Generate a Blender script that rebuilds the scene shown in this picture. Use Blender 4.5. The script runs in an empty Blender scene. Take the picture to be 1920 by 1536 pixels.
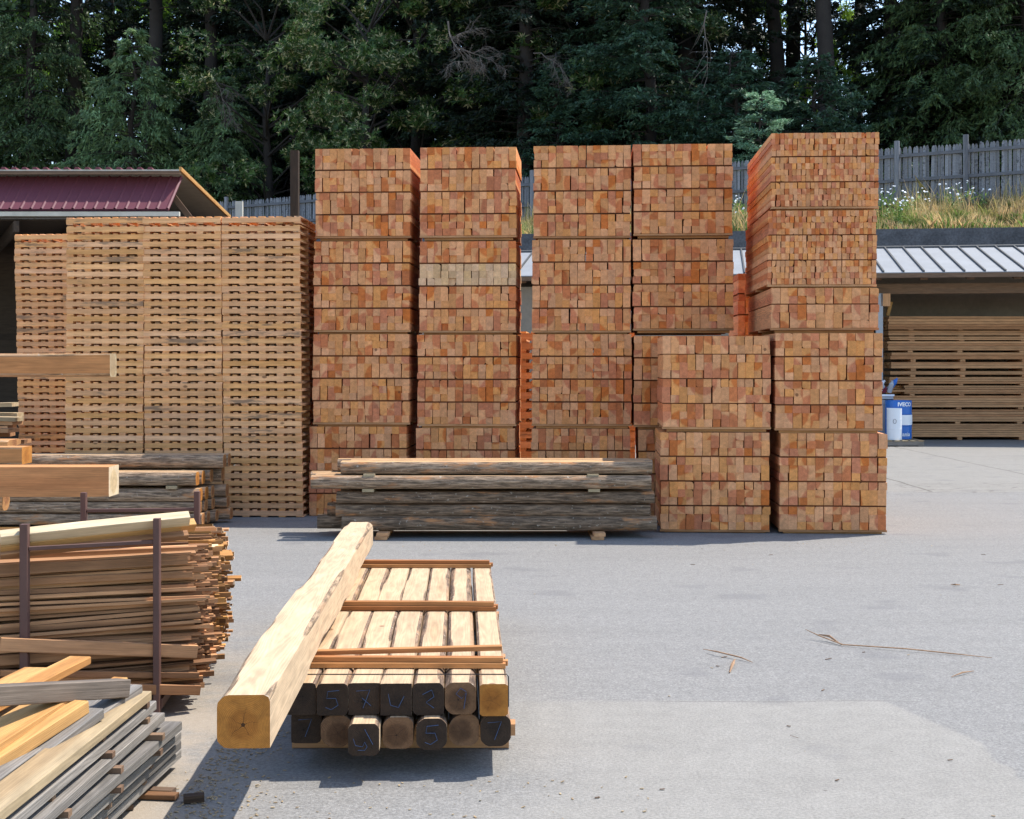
import bpy, math, random
import numpy as np
from mathutils import Vector, Matrix
R = math.radians
C = bpy.context.scene.collection
scene = bpy.context.scene
random.seed(7); rng = np.random.default_rng(7)

# ------------------------------------------------------------------ camera, sky, sun, exposure
F = 2600.0; HOR = 686.0; CAMZ = 1.8            # focal length in photo pixels, horizon row, eye height
cd = bpy.data.cameras.new('camera'); cam = bpy.data.objects.new('camera', cd); C.objects.link(cam)
cam.location = (0, 0, CAMZ); cam.rotation_euler = (R(90), 0, 0)
cd.sensor_width = 36; cd.lens = F / 1920 * 36; cd.shift_y = -(768 - HOR) / 1920
cd.clip_start = .1; cd.clip_end = 3000
scene.camera = cam
SUN = Vector((.505, .267, 1)).normalized()
w = bpy.data.worlds.new('World'); scene.world = w; w.use_nodes = True
nt = w.node_tree; bg = nt.nodes['Background']
sky = nt.nodes.new('ShaderNodeTexSky'); sky.sky_type = 'NISHITA'; sky.sun_disc = False
sky.sun_elevation = math.asin(SUN.z); sky.sun_rotation = math.atan2(SUN.x, SUN.y)
sky.air_density = 1.0; sky.dust_density = .6; sky.ozone_density = 1.0
nt.links.new(sky.outputs[0], bg.inputs[0]); bg.inputs[1].default_value = .15
sd = bpy.data.lights.new('sun', 'SUN'); so = bpy.data.objects.new('sun', sd); C.objects.link(so)
sd.energy = 3.0; sd.angle = R(.5); sd.color = (1, .95, .88)
so.rotation_euler = SUN.to_track_quat('Z', 'Y').to_euler(); so.location = (20, 10, 40)
vs = scene.view_settings; vs.view_transform = 'Standard'; vs.look = 'None'; vs.exposure = 1.27; vs.gamma = 1
scene.cycles.max_bounces = 8; scene.cycles.diffuse_bounces = 5; scene.cycles.transparent_max_bounces = 4
scene.cycles.use_adaptive_sampling = True

def W(px, py, Y):                                # photo pixel + depth -> world point
    return Vector(((px - 960) * Y / F, Y, CAMZ + (HOR - py) * Y / F))
def gY(py): return F * CAMZ / (py - HOR)         # depth of a ground point on photo row py

# ------------------------------------------------------------------ objects
def tag(o, label=None, cat=None, group=None, kind=None):
    if label: o['label'] = label
    if cat: o['category'] = cat
    if group: o['group'] = group
    if kind: o['kind'] = kind
    return o
def empty(name, loc=(0, 0, 0), rz=0, **k):
    o = bpy.data.objects.new(name, None); C.objects.link(o)
    o.location = loc; o.rotation_euler = (0, 0, rz); o.empty_display_size = .2
    return tag(o, **k)
def copy_tree(o, parent=None):
    c = o.copy(); C.objects.link(c); c.parent = parent
    for ch in list(o.children):
        copy_tree(ch, c)
    return c
ONES = ['', 'first', 'second', 'third', 'fourth', 'fifth', 'sixth', 'seventh', 'eighth', 'ninth', 'tenth', 'eleventh', 'twelfth',
        'thirteenth', 'fourteenth', 'fifteenth', 'sixteenth', 'seventeenth', 'eighteenth', 'nineteenth']
TENS = {2: ('twentieth', 'twenty'), 3: ('thirtieth', 'thirty'), 4: ('fortieth', 'forty'), 5: ('fiftieth', 'fifty')}
def nth(n):
    if n < 20: return ONES[n]
    a, b = divmod(n, 10)
    return TENS[a][0] if b == 0 else TENS[a][1] + '-' + ONES[b]

# ------------------------------------------------------------------ mesh builder
BOX = [(-.5, -.5), (.5, -.5), (.5, .5), (-.5, .5)]
def cham(w, h, c=.003):
    a, b = w / 2, h / 2
    return [(-a, -b + c), (-a + c, -b), (a - c, -b), (a, -b + c), (a, b - c), (a - c, b), (-a + c, b), (-a, b - c)]
class MB:
    def __init__(s): s.V = []; s.Fc = []; s.xs = []; s.ln = []; s.nm = []; s.mi = []
    def loft(s, M, rings, ls, pith=(0, 0), rnd=0, half=None, m_side=0, m_end=0, caps=True):
        """rings: cross-sections (w,h) of equal length at stations ls; M maps (l, w, h) to world"""
        n = len(rings[0]); b = len(s.V); lo = rnd * 37.0
        for r, l in zip(rings, ls):
            for (a, c) in r: s.V.append(M @ Vector((l, a, c)))
        def uv(i, k):
            a, c = rings[i][k]
            s.xs.append((a - pith[0], c - pith[1])); s.ln.append((ls[i] + lo, rnd))
            s.nm.append((a / half[0], c / half[1]) if half else (1, 1))
        for i in range(len(rings) - 1):
            for k in range(n):
                k2 = (k + 1) % n
                s.Fc.append((b + i * n + k, b + i * n + k2, b + (i + 1) * n + k2, b + (i + 1) * n + k)); s.mi.append(m_side)
                uv(i, k); uv(i, k2); uv(i + 1, k2); uv(i + 1, k)
        if caps:
            e = len(rings) - 1
            s.Fc.append(tuple(b + k for k in reversed(range(n)))); s.mi.append(m_end)
            for k in reversed(range(n)): uv(0, k)
            s.Fc.append(tuple(b + e * n + k for k in range(n))); s.mi.append(m_end)
            for k in range(n): uv(e, k)
    def board(s, M, L, wd, h, rnd=None, ch=0, pith=None, m_end=0, m_side=0, bow=0, seg=1):
        if rnd is None: rnd = random.random()
        if pith is None:
            a = random.uniform(0, 6.28); q = random.uniform(.03, .14); pith = (q * math.cos(a), q * math.sin(a))
        pr = cham(wd, h, ch) if ch else [(x * wd, y * h) for x, y in BOX]
        ls = [-L / 2 + L * i / seg for i in range(seg + 1)]
        if bow: rings = [[(x, y + bow * (1 - (2 * l / L) ** 2)) for x, y in pr] for l in ls]
        else: rings = [pr] * len(ls)
        s.loft(M, rings, ls, pith, rnd, None, m_side, m_end)
    def box(s, x0, x1, y0, y1, z0, z1, ax='x', M=None, **k):
        c = ((x0 + x1) / 2, (y0 + y1) / 2, (z0 + z1) / 2); T = Matrix.Translation(c)
        if M is not None: T = M @ T
        X, Y, Z = x1 - x0, y1 - y0, z1 - z0
        if ax == 'x': s.board(T, X, Y, Z, **k)
        elif ax == 'y': s.board(T @ Matrix.Rotation(R(90), 4, 'Z'), Y, X, Z, **k)
        else: s.board(T @ Matrix.Rotation(R(-90), 4, 'Y'), Z, Y, X, **k)
    def tube(s, pts, rad, n=6, m=0, caps=True):
        pts = [Vector(p) for p in pts]; b = len(s.V)
        if not isinstance(rad, (list, tuple)): rad = [rad] * len(pts)
        prev = None; L = 0
        for i, p in enumerate(pts):
            d = (pts[min(i + 1, len(pts) - 1)] - pts[max(i - 1, 0)]).normalized()
            if prev is None: prev = d.orthogonal().normalized()
            u = (prev - d * prev.dot(d)).normalized(); v = d.cross(u); prev = u
            for k in range(n):
                a = 2 * math.pi * k / n; s.V.append(p + (u * math.cos(a) + v * math.sin(a)) * rad[i])
        for i in range(len(pts) - 1):
            for k in range(n):
                k2 = (k + 1) % n
                s.face((b + i * n + k, b + i * n + k2, b + (i + 1) * n + k2, b + (i + 1) * n + k), m)
        if caps:
            s.face(tuple(b + k for k in reversed(range(n))), m); s.face(tuple(b + (len(pts) - 1) * n + k for k in range(n)), m)
    def lathe(s, M, prof, n=28, m=0, caps=True):
        b = len(s.V)
        for (r, z) in prof:
            for k in range(n):
                a = 2 * math.pi * k / n; s.V.append(M @ Vector((r * math.cos(a), r * math.sin(a), z)))
        for i in range(len(prof) - 1):
            for k in range(n):
                k2 = (k + 1) % n
                s.face((b + i * n + k, b + i * n + k2, b + (i + 1) * n + k2, b + (i + 1) * n + k), m)
        if caps:
            s.face(tuple(b + k for k in reversed(range(n))), m); s.face(tuple(b + (len(prof) - 1) * n + k for k in range(n)), m)
    def face(s, f, m=0):
        s.Fc.append(f); s.mi.append(m)
        for i in f:
            v = s.V[i]; s.xs.append((v[0], v[2])); s.ln.append((v[1], 0)); s.nm.append((1, 1))
    def quad(s, a, b, c, d, m=0):
        i = len(s.V); s.V += [Vector(a), Vector(b), Vector(c), Vector(d)]; s.face((i, i + 1, i + 2, i + 3), m)
    def build(s, name, mats, parent=None, smooth=False, **k):
        me = bpy.data.meshes.new(name); me.from_pydata([tuple(v) for v in s.V], [], s.Fc)
        for nm, dat in (('xs', s.xs), ('ln', s.ln), ('nm', s.nm)):
            u = me.uv_layers.new(name=nm); u.data.foreach_set('uv', np.array(dat, dtype=np.float32).ravel())
        if not isinstance(mats, (list, tuple)): mats = [mats]
        for m in mats: me.materials.append(m)
        me.polygons.foreach_set('material_index', np.array(s.mi, dtype=np.int32))
        if smooth: me.polygons.foreach_set('use_smooth', np.ones(len(s.Fc), dtype=bool))
        o = bpy.data.objects.new(name, me); C.objects.link(o); o.parent = parent
        return tag(o, **k)
def npmesh(name, V, Q, mat, parent=None, **k):
    """V (n,3), Q (m,k) arrays"""
    me = bpy.data.meshes.new(name); n, m, c = len(V), len(Q), Q.shape[1]
    me.vertices.add(n); me.vertices.foreach_set('co', V.astype(np.float32).ravel())
    me.loops.add(m * c); me.loops.foreach_set('vertex_index', Q.astype(np.int32).ravel())
    me.polygons.add(m); me.polygons.foreach_set('loop_start', np.arange(0, m * c, c, dtype=np.int32))
    me.polygons.foreach_set('loop_total', np.full(m, c, dtype=np.int32))
    me.update(calc_edges=True); me.validate(); me.materials.append(mat)
    o = bpy.data.objects.new(name, me); C.objects.link(o); o.parent = parent
    return tag(o, **k)
def frame(p0, p1, up=(0, 0, 1)):                  # matrix: local x from p0 to p1, origin at the middle
    p0, p1 = Vector(p0), Vector(p1); x = (p1 - p0).normalized(); y = Vector(up).cross(x).normalized(); z = x.cross(y)
    M = Matrix((x, y, z)).transposed().to_4x4(); M.translation = (p0 + p1) / 2
    return M, (p1 - p0).length

# ------------------------------------------------------------------ materials
class G:
    def __init__(s, name):
        s.m = bpy.data.materials.new(name); s.m.use_nodes = True; s.t = s.m.node_tree; s.t.nodes.clear()
    def n(s, t, ins=None, **pr):
        nd = s.t.nodes.new('ShaderNode' + t)
        for k, v in pr.items(): setattr(nd, k, v)
        for k, v in (ins or {}).items():
            if isinstance(v, bpy.types.NodeSocket): s.t.links.new(v, nd.inputs[k])
            else:
                if isinstance(v, tuple) and len(v) == 3 and nd.inputs[k].type == 'RGBA': v = v + (1,)
                nd.inputs[k].default_value = v
        return nd
    def M(s, op, a, b=0., c=0., cl=False): return s.n('Math', {0: a, 1: b, 2: c}, operation=op, use_clamp=cl).outputs[0]
    def mix(s, f, a, b, bl='MIX'): return s.n('Mix', {0: f, 6: a, 7: b}, data_type='RGBA', blend_type=bl).outputs[2]
    def ss(s, x, a, b, lo=0., hi=1.): return s.n('MapRange', {0: x, 1: a, 2: b, 3: lo, 4: hi}, interpolation_type='SMOOTHSTEP').outputs[0]
    def noise(s, v, sc, det=3., ro=.55, dist=0., col=False):
        return s.n('TexNoise', {'Vector': v, 'Scale': sc, 'Detail': det, 'Roughness': ro, 'Distortion': dist}).outputs[1 if col else 0]
    def uv(s, nm):
        sp = s.n('SeparateXYZ', {0: s.n('UVMap', uv_map=nm).outputs[0]}); return sp.outputs[0], sp.outputs[1]
    def comb(s, a, b, c): return s.n('CombineXYZ', {0: a, 1: b, 2: c}).outputs[0]
    def scale(s, c, f): return s.mix(1., c, s.comb(f, f, f), 'MULTIPLY')
    def pos(s): return s.n('NewGeometry').outputs['Position']
    def isl(s): return s.n('NewGeometry').outputs['Random Per Island']
    def done(s, col, rough=.8, h=None, dist=.002, spec=.3, metal=0.):
        b = s.n('BsdfPrincipled', {'Base Color': col, 'Roughness': rough, 'Specular IOR Level': spec, 'Metallic': metal})
        if h is not None: s.t.links.new(s.n('Bump', {'Height': h, 'Distance': dist, 'Strength': 1.}).outputs[0], b.inputs['Normal'])
        o = s.n('OutputMaterial', {0: b.outputs[0]}); return s.m

def wood(name, sap, heart, Rh=.085, var=.3, ring=.25, gr=.3, stain=0., scol=(.12, .12, .12), wane=None, bark=(.09, .07, .055),
         knots=.0, bump=.0015, checks=0, grey=0., gcol=(.3, .29, .27), objr=False, hue=.0):
    g = G(name); u, v = g.uv('xs'); l, r = g.uv('ln'); rn = g.isl()
    if objr: rn = g.M('FRACT', g.M('ADD', rn, g.n('ObjectInfo').outputs['Random']))
    lo = g.M('MULTIPLY', rn, 91.)
    ll = g.M('ADD', l, lo)
    big = g.noise(g.comb(g.M('MULTIPLY', u, 6.), g.M('MULTIPLY', v, 6.), g.M('MULTIPLY', ll, .9)), 1., 2.)
    d = g.M('SQRT', g.M('ADD', g.M('POWER', u, 2.), g.M('POWER', v, 2.)))
    d = g.M('ADD', d, g.M('MULTIPLY', g.M('SUBTRACT', big, .5), .05))
    hm = g.ss(d, Rh - .013, Rh + .013)
    c = g.mix(hm, heart, sap)
    ph = g.M('SINE', g.M('MULTIPLY', d, 1100.)); rg = g.M('MULTIPLY', g.M('ADD', g.M('MULTIPLY', ph, .5), .5), ring)
    fine = g.noise(g.comb(g.M('MULTIPLY', u, 130.), g.M('MULTIPLY', v, 130.), g.M('MULTIPLY', ll, 3.)), 1., 4., .6)
    blot = g.noise(g.comb(g.M('MULTIPLY', u, 22.), g.M('MULTIPLY', v, 22.), g.M('MULTIPLY', ll, 4.)), 1., 3., .6)
    f = g.M('ADD', g.M('MULTIPLY', g.M('SUBTRACT', fine, .5), gr * 2), 1.)
    f = g.M('MULTIPLY', f, g.M('SUBTRACT', 1. + ring * .4, rg))
    f = g.M('MULTIPLY', f, g.M('ADD', g.M('MULTIPLY', g.M('SUBTRACT', blot, .5), .9), 1.))
    rc = g.M('ADD', g.M('MULTIPLY', g.M('FRACT', g.M('ADD', r, .37)), .55), g.M('MULTIPLY', rn, .45))
    f = g.M('MULTIPLY', f, g.M('ADD', g.M('MULTIPLY', rc, var * 1.4), 1. - var * .7))
    c = g.scale(c, f)
    if hue:
        r2 = g.M('FRACT', g.M('MULTIPLY', rn, 17.31))
        c = g.n('HueSaturation', {'Hue': g.M('ADD', g.M('MULTIPLY', g.M('SUBTRACT', r2, .5), hue), .5), 'Saturation': g.M('ADD', .93, g.M('MULTIPLY', r2, .14)), 'Color': c}).outputs[0]
    if knots:
        vo = g.n('TexVoronoi', {'Vector': g.comb(g.M('MULTIPLY', u, 5.), g.M('MULTIPLY', v, 5.), g.M('MULTIPLY', ll, 3.)), 'Scale': 1.})
        k = g.ss(vo.outputs['Distance'], .06, .12, 1., 0.)
        k = g.M('MULTIPLY', k, g.ss(g.n('SeparateXYZ', {0: vo.outputs['Color']}).outputs[0], 1 - knots, 1 - knots + .02))
        c = g.mix(g.M('MULTIPLY', k, .75), c, (.12, .05, .02))
    if stain:
        st = g.noise(g.comb(g.M('MULTIPLY', u, 9.), g.M('MULTIPLY', v, 9.), g.M('MULTIPLY', ll, 2.2)), 1., 4., .65)
        r3 = g.M('FRACT', g.M('MULTIPLY', rn, 53.7))
        th = g.M('SUBTRACT', .78, g.M('MULTIPLY', r3, stain))
        c = g.mix(g.M('MULTIPLY', g.ss(g.M('SUBTRACT', st, th), 0., .12), .75), c, scol)
    if grey:
        gm = g.M('MULTIPLY', g.ss(g.noise(g.comb(g.M('MULTIPLY', u, 7.), g.M('MULTIPLY', v, 7.), g.M('MULTIPLY', ll, 1.3)), 1., 3.), .3, .7), grey, 0, True)
        gm = g.M('ADD', gm, grey - .5, 0, True) if grey > .5 else gm
        c = g.mix(gm, c, g.scale(gcol, f))
    if checks:
        an = g.M('ADD', g.M('ARCTAN2', v, u), g.M('ADD', g.M('MULTIPLY', rn, 6.), g.M('MULTIPLY', g.M('SUBTRACT', blot, .5), 1.2)))
        cw = g.M('ADD', .02, g.M('MULTIPLY', d, -.1)); ck = g.M('MULTIPLY', g.ss(g.M('MULTIPLY', g.M('ABSOLUTE', g.M('SINE', g.M('MULTIPLY', an, 2.5))), d), .0006, .0016, 1., 0.), g.ss(d, .04, .075, 1., 0.))
        c = g.mix(g.M('MULTIPLY', ck, .85), c, (.008, .006, .005))
    h = g.M('ADD', fine, g.M('MULTIPLY', rg, .4))
    if wane:
        a, b = g.uv('nm'); a = g.M('ABSOLUTE', a); b = g.M('ABSOLUTE', b)
        m = g.M('MAXIMUM', a, b) if wane == 4 else b
        w = g.ss(m, .975, .99, 1., 0.)
        bn = g.noise(g.comb(g.M('MULTIPLY', u, 48.), g.M('MULTIPLY', v, 48.), g.M('MULTIPLY', ll, 5.)), 1., 6., .72)
        bl = g.noise(g.comb(g.M('MULTIPLY', u, 8.), g.M('MULTIPLY', v, 8.), g.M('MULTIPLY', ll, 2.)), 1., 4., .6)
        bc = g.mix(g.ss(bn, .35, .7), g.scale(bark, .38), g.scale(bark, 1.75))
        inner = (.50, .22, .085) if wane == 2 else (.40, .24, .13)
        bc = g.mix(g.ss(bl, .56 if wane == 2 else .48, .70), bc, inner)
        li = g.noise(g.comb(g.M('MULTIPLY', u, 25.), g.M('MULTIPLY', v, 25.), g.M('MULTIPLY', ll, 25.)), 1., 3., .6)
        bc = g.mix(g.ss(li, .62, .74), bc, (.42, .35, .27))
        c = g.mix(w, c, bc); h = g.M('ADD', g.M('MULTIPLY', h, .25), g.M('MULTIPLY', w, g.M('MULTIPLY', bn, 3.)))
    return g.done(c, .78, h, bump, .25)

def plain(name, col, rough=.6, var=.25, sc=3., metal=0., bump=0., spec=.4, fine=0.):
    g = G(name); p = g.n('TexCoord').outputs['Object']
    n1 = g.noise(p, sc, 5., .6); f = g.M('ADD', g.M('MULTIPLY', g.M('SUBTRACT', n1, .5), var * 2), 1.)
    if fine: f = g.M('MULTIPLY', f, g.M('ADD', g.M('MULTIPLY', g.M('SUBTRACT', g.noise(p, sc * 14, 3.), .5), fine * 2), 1.))
    return g.done(g.scale(col, f), rough, n1 if bump else None, bump, spec, metal)

M_RED = wood('sawn_redwood', (.66, .29, .112), (.53, .165, .058), Rh=.15, var=.30, ring=.3, gr=.34, hue=.0015, knots=.08, stain=.10, scol=(.27, .085, .03))
M_OLD = wood('aged_sawn_timber', (.66, .40, .205), (.58, .33, .16), var=.3, ring=.3, gr=.3, hue=.008, stain=.15, scol=(.3, .2, .12))
M_LATH = wood('lath_wood', (.15, .05, .016), (.11, .036, .012), var=.3)
M_PAL = wood('pallet_pine', (.77, .41, .19), (.69, .35, .15), var=.28, ring=.1, gr=.25, knots=.4, stain=.30, scol=(.17, .115, .075), objr=True, hue=.004)
M_FRESH = wood('fresh_fir', (.475, .335, .20), (.43, .28, .15), Rh=.06, var=.15, ring=.14, gr=.2, wane=4, bark=(.17, .11, .07), bump=.002, knots=.06)
M_BIG = wood('debarked_fir', (.485, .345, .21), (.45, .30, .17), Rh=.08, var=.1, ring=.16, gr=.2, wane=4, bark=(.26, .18, .11), bump=.002, knots=.1)
M_FRESHEND = wood('fresh_end_grain', (.42, .165, .030), (.33, .12, .020), Rh=.05, var=.15, ring=.35, gr=.25, checks=1)
M_DARKEND = wood('weathered_end_grain', (.050, .030, .018), (.036, .022, .014), Rh=.03, var=.5, ring=.45, gr=.5, checks=1)
M_BROWNEND = wood('brown_end_grain', (.22, .115, .055), (.12, .06, .028), Rh=.05, var=.4, ring=.5, gr=.4, checks=1)
M_ORANGE = wood('orange_fir', (.46, .25, .085), (.38, .175, .05), Rh=.09, var=.15, ring=.18, gr=.2, knots=.12)
M_BEAM = wood('sawn_beam', (.56, .285, .11), (.48, .22, .08), Rh=.12, var=.15, ring=.12, gr=.3, knots=.25, wane=4, bark=(.4, .24, .12), stain=.15, scol=(.2, .07, .02))
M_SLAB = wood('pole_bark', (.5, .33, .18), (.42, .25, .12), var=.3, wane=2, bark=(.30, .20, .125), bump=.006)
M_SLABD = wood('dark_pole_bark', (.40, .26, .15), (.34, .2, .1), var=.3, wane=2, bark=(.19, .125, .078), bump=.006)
M_POLEEND = wood('pole_end', (.36, .17, .06), (.26, .11, .04), Rh=.05, var=.4, ring=.45, gr=.4, checks=1)
M_GREYB = wood('weathered_board', (.215, .190, .160), (.165, .147, .125), var=.5, ring=.25, gr=.6, bump=.003, grey=.4, gcol=(.15, .142, .132), stain=.25, scol=(.07, .058, .048))
M_PALEB = wood('pale_board', (.37, .275, .155), (.32, .22, .115), var=.25, ring=.12, gr=.3, grey=.15, gcol=(.26, .23, .18))
M_STICK = wood('scrap_stick', (.46, .225, .08), (.22, .10, .032), var=.9, ring=.15, gr=.35, hue=.01, grey=.08, gcol=(.2, .16, .12), knots=.1, stain=.3, scol=(.05, .028, .015))
M_STICKEND = wood('stick_end', (.62, .50, .36), (.5, .38, .25), var=.5, ring=.3, gr=.4, hue=.008)
M_SHEDB = wood('stored_board', (.46, .235, .09), (.38, .175, .06), var=.4, ring=.1, gr=.25, hue=.008)
M_OLDW = wood('old_framing', (.17, .10, .058), (.12, .07, .042), var=.3, ring=.2, gr=.5, grey=.2, gcol=(.15, .12, .09))
M_FENCE = wood('grey_fence_wood', (.20, .20, .21), (.14, .14, .15), var=.6, ring=.2, gr=.6, stain=.3, scol=(.05, .05, .055))
M_CREAM = wood('cream_board', (.55, .42, .26), (.48, .34, .18), var=.2, ring=.15, gr=.25, stain=.2, scol=(.3, .2, .12))
M_LATHO = wood('orange_lath', (.42, .19, .065), (.30, .115, .035), var=.4, ring=.2, gr=.3, stain=.2, scol=(.1, .05, .02))
M_BARKS = wood('bark_strip_fibre', (.30, .18, .10), (.20, .11, .06), var=.4, gr=.6)
M_BEAMR = wood('reddish_sawn_beam', (.52, .225, .085), (.46, .18, .065), Rh=.12, var=.05, ring=.12, gr=.3, knots=.25, wane=4, bark=(.4, .24, .12))
M_SPACER = wood('spacer_wood', (.20, .125, .075), (.15, .09, .055), var=.3)
M_OLDT = wood('old_timber', (.15, .115, .085), (.11, .085, .062), var=.2, ring=.2, gr=.5, grey=.2, gcol=(.16, .14, .12), stain=.2, scol=(.09, .07, .05))
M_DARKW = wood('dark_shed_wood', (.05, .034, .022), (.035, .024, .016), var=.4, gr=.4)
M_STEEL = plain('rusty_brown_steel', (.11, .055, .042), .6, .3, 8., bump=.001, spec=.3)
M_STRAP = plain('dark_strap', (.05, .05, .055), .35, .1, 4., .6)
M_REDMET = plain('red_metal', (.125, .034, .044), .6, .15, 2., spec=.3)
M_WHITEMET = plain('white_metal_roof', (.25, .26, .27), .5, .2, 1.5, spec=.5, fine=.06)
M_SEAM = plain('roof_seam', (.07, .07, .07), .6, .2)
M_DIRTYW = plain('old_painted_board', (.5, .46, .38), .8, .3, 4.)
M_CONC = plain('weathered_concrete', (.095, .095, .10), .9, .9, 1.4, bump=.02, fine=.7)
M_CONCI = plain('shed_concrete', (.24, .20, .155), .9, .4, .7, fine=.2)
M_BLUE = plain('blue_paint', (.015, .12, .42), .35, .08, 6.)
M_WHITE = plain('white_plastic', (.72, .74, .76), .4, .06, 6.)
M_GREYP = plain('grey_plastic', (.33, .34, .35), .5, .15, 6.)
M_BLACK = plain('black_print', (.03, .03, .03), .6, .1)
M_CHALK = plain('blue_chalk', (.065, .11, .21), .9, .4, 60.)
M_MAROON = plain('maroon_cloth', (.22, .03, .05), .8, .3, 20.)
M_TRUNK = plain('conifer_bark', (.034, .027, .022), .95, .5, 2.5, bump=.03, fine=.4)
M_DEAD = plain('dead_twig', (.13, .11, .095), .9, .3, 3.)

def leafmat(name, a, b, tips=None, tr=.3, rough=.55, patch=0):
    g = G(name); rn = g.isl(); p = g.n('TexCoord').outputs['Object']
    fa = rn if not patch else g.M('ADD', g.M('MULTIPLY', g.ss(g.noise(p, patch, 3.), .4, .62), .75), g.M('MULTIPLY', rn, .35), 0, True)
    c = g.mix(fa, a, b)
    c = g.scale(c, g.ss(g.noise(p, .9, 3.), .25, .75, .6, 1.45))
    if tips: c = g.mix(g.ss(g.M('FRACT', g.M('MULTIPLY', rn, 13.7)), .80, .84), c, tips)
    d = g.n('BsdfPrincipled', {'Base Color': c, 'Roughness': rough, 'Specular IOR Level': .35})
    t = g.n('BsdfTranslucent', {'Color': g.scale(c, 1.3)})
    m = g.n('MixShader', {0: tr, 1: d.outputs[0], 2: t.outputs[0]}); g.n('OutputMaterial', {0: m.outputs[0]}); return g.m
L_FIR = leafmat('fir_needles', (.028, .058, .020), (.12, .18, .065), tr=.3)
L_FIRSUN = leafmat('sunlit_fir_needles', (.055, .105, .04), (.22, .32, .14), tr=.35)  # lighter copy of the fir needles: sunlight on the low boughs put into the colour
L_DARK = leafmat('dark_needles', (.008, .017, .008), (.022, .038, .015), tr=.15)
L_SPRUCE = leafmat('spruce_needles', (.016, .042, .022), (.065, .125, .065), tr=.25)
L_BRIGHT = leafmat('young_spruce_needles', (.10, .2, .11), (.2, .32, .2), tr=.3)
L_OAK = leafmat('tanoak_leaves', (.020, .052, .012), (.10, .165, .035), tips=(.40, .38, .2), tr=.3)
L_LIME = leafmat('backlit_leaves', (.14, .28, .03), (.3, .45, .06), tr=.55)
L_GRASS = leafmat('dry_grass_blades', (.66, .46, .24), (.19, .22, .06), tr=.35, rough=.7, patch=1.1)
L_WEED = leafmat('weed_leaves', (.10, .19, .04), (.2, .3, .07), tr=.3)

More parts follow.
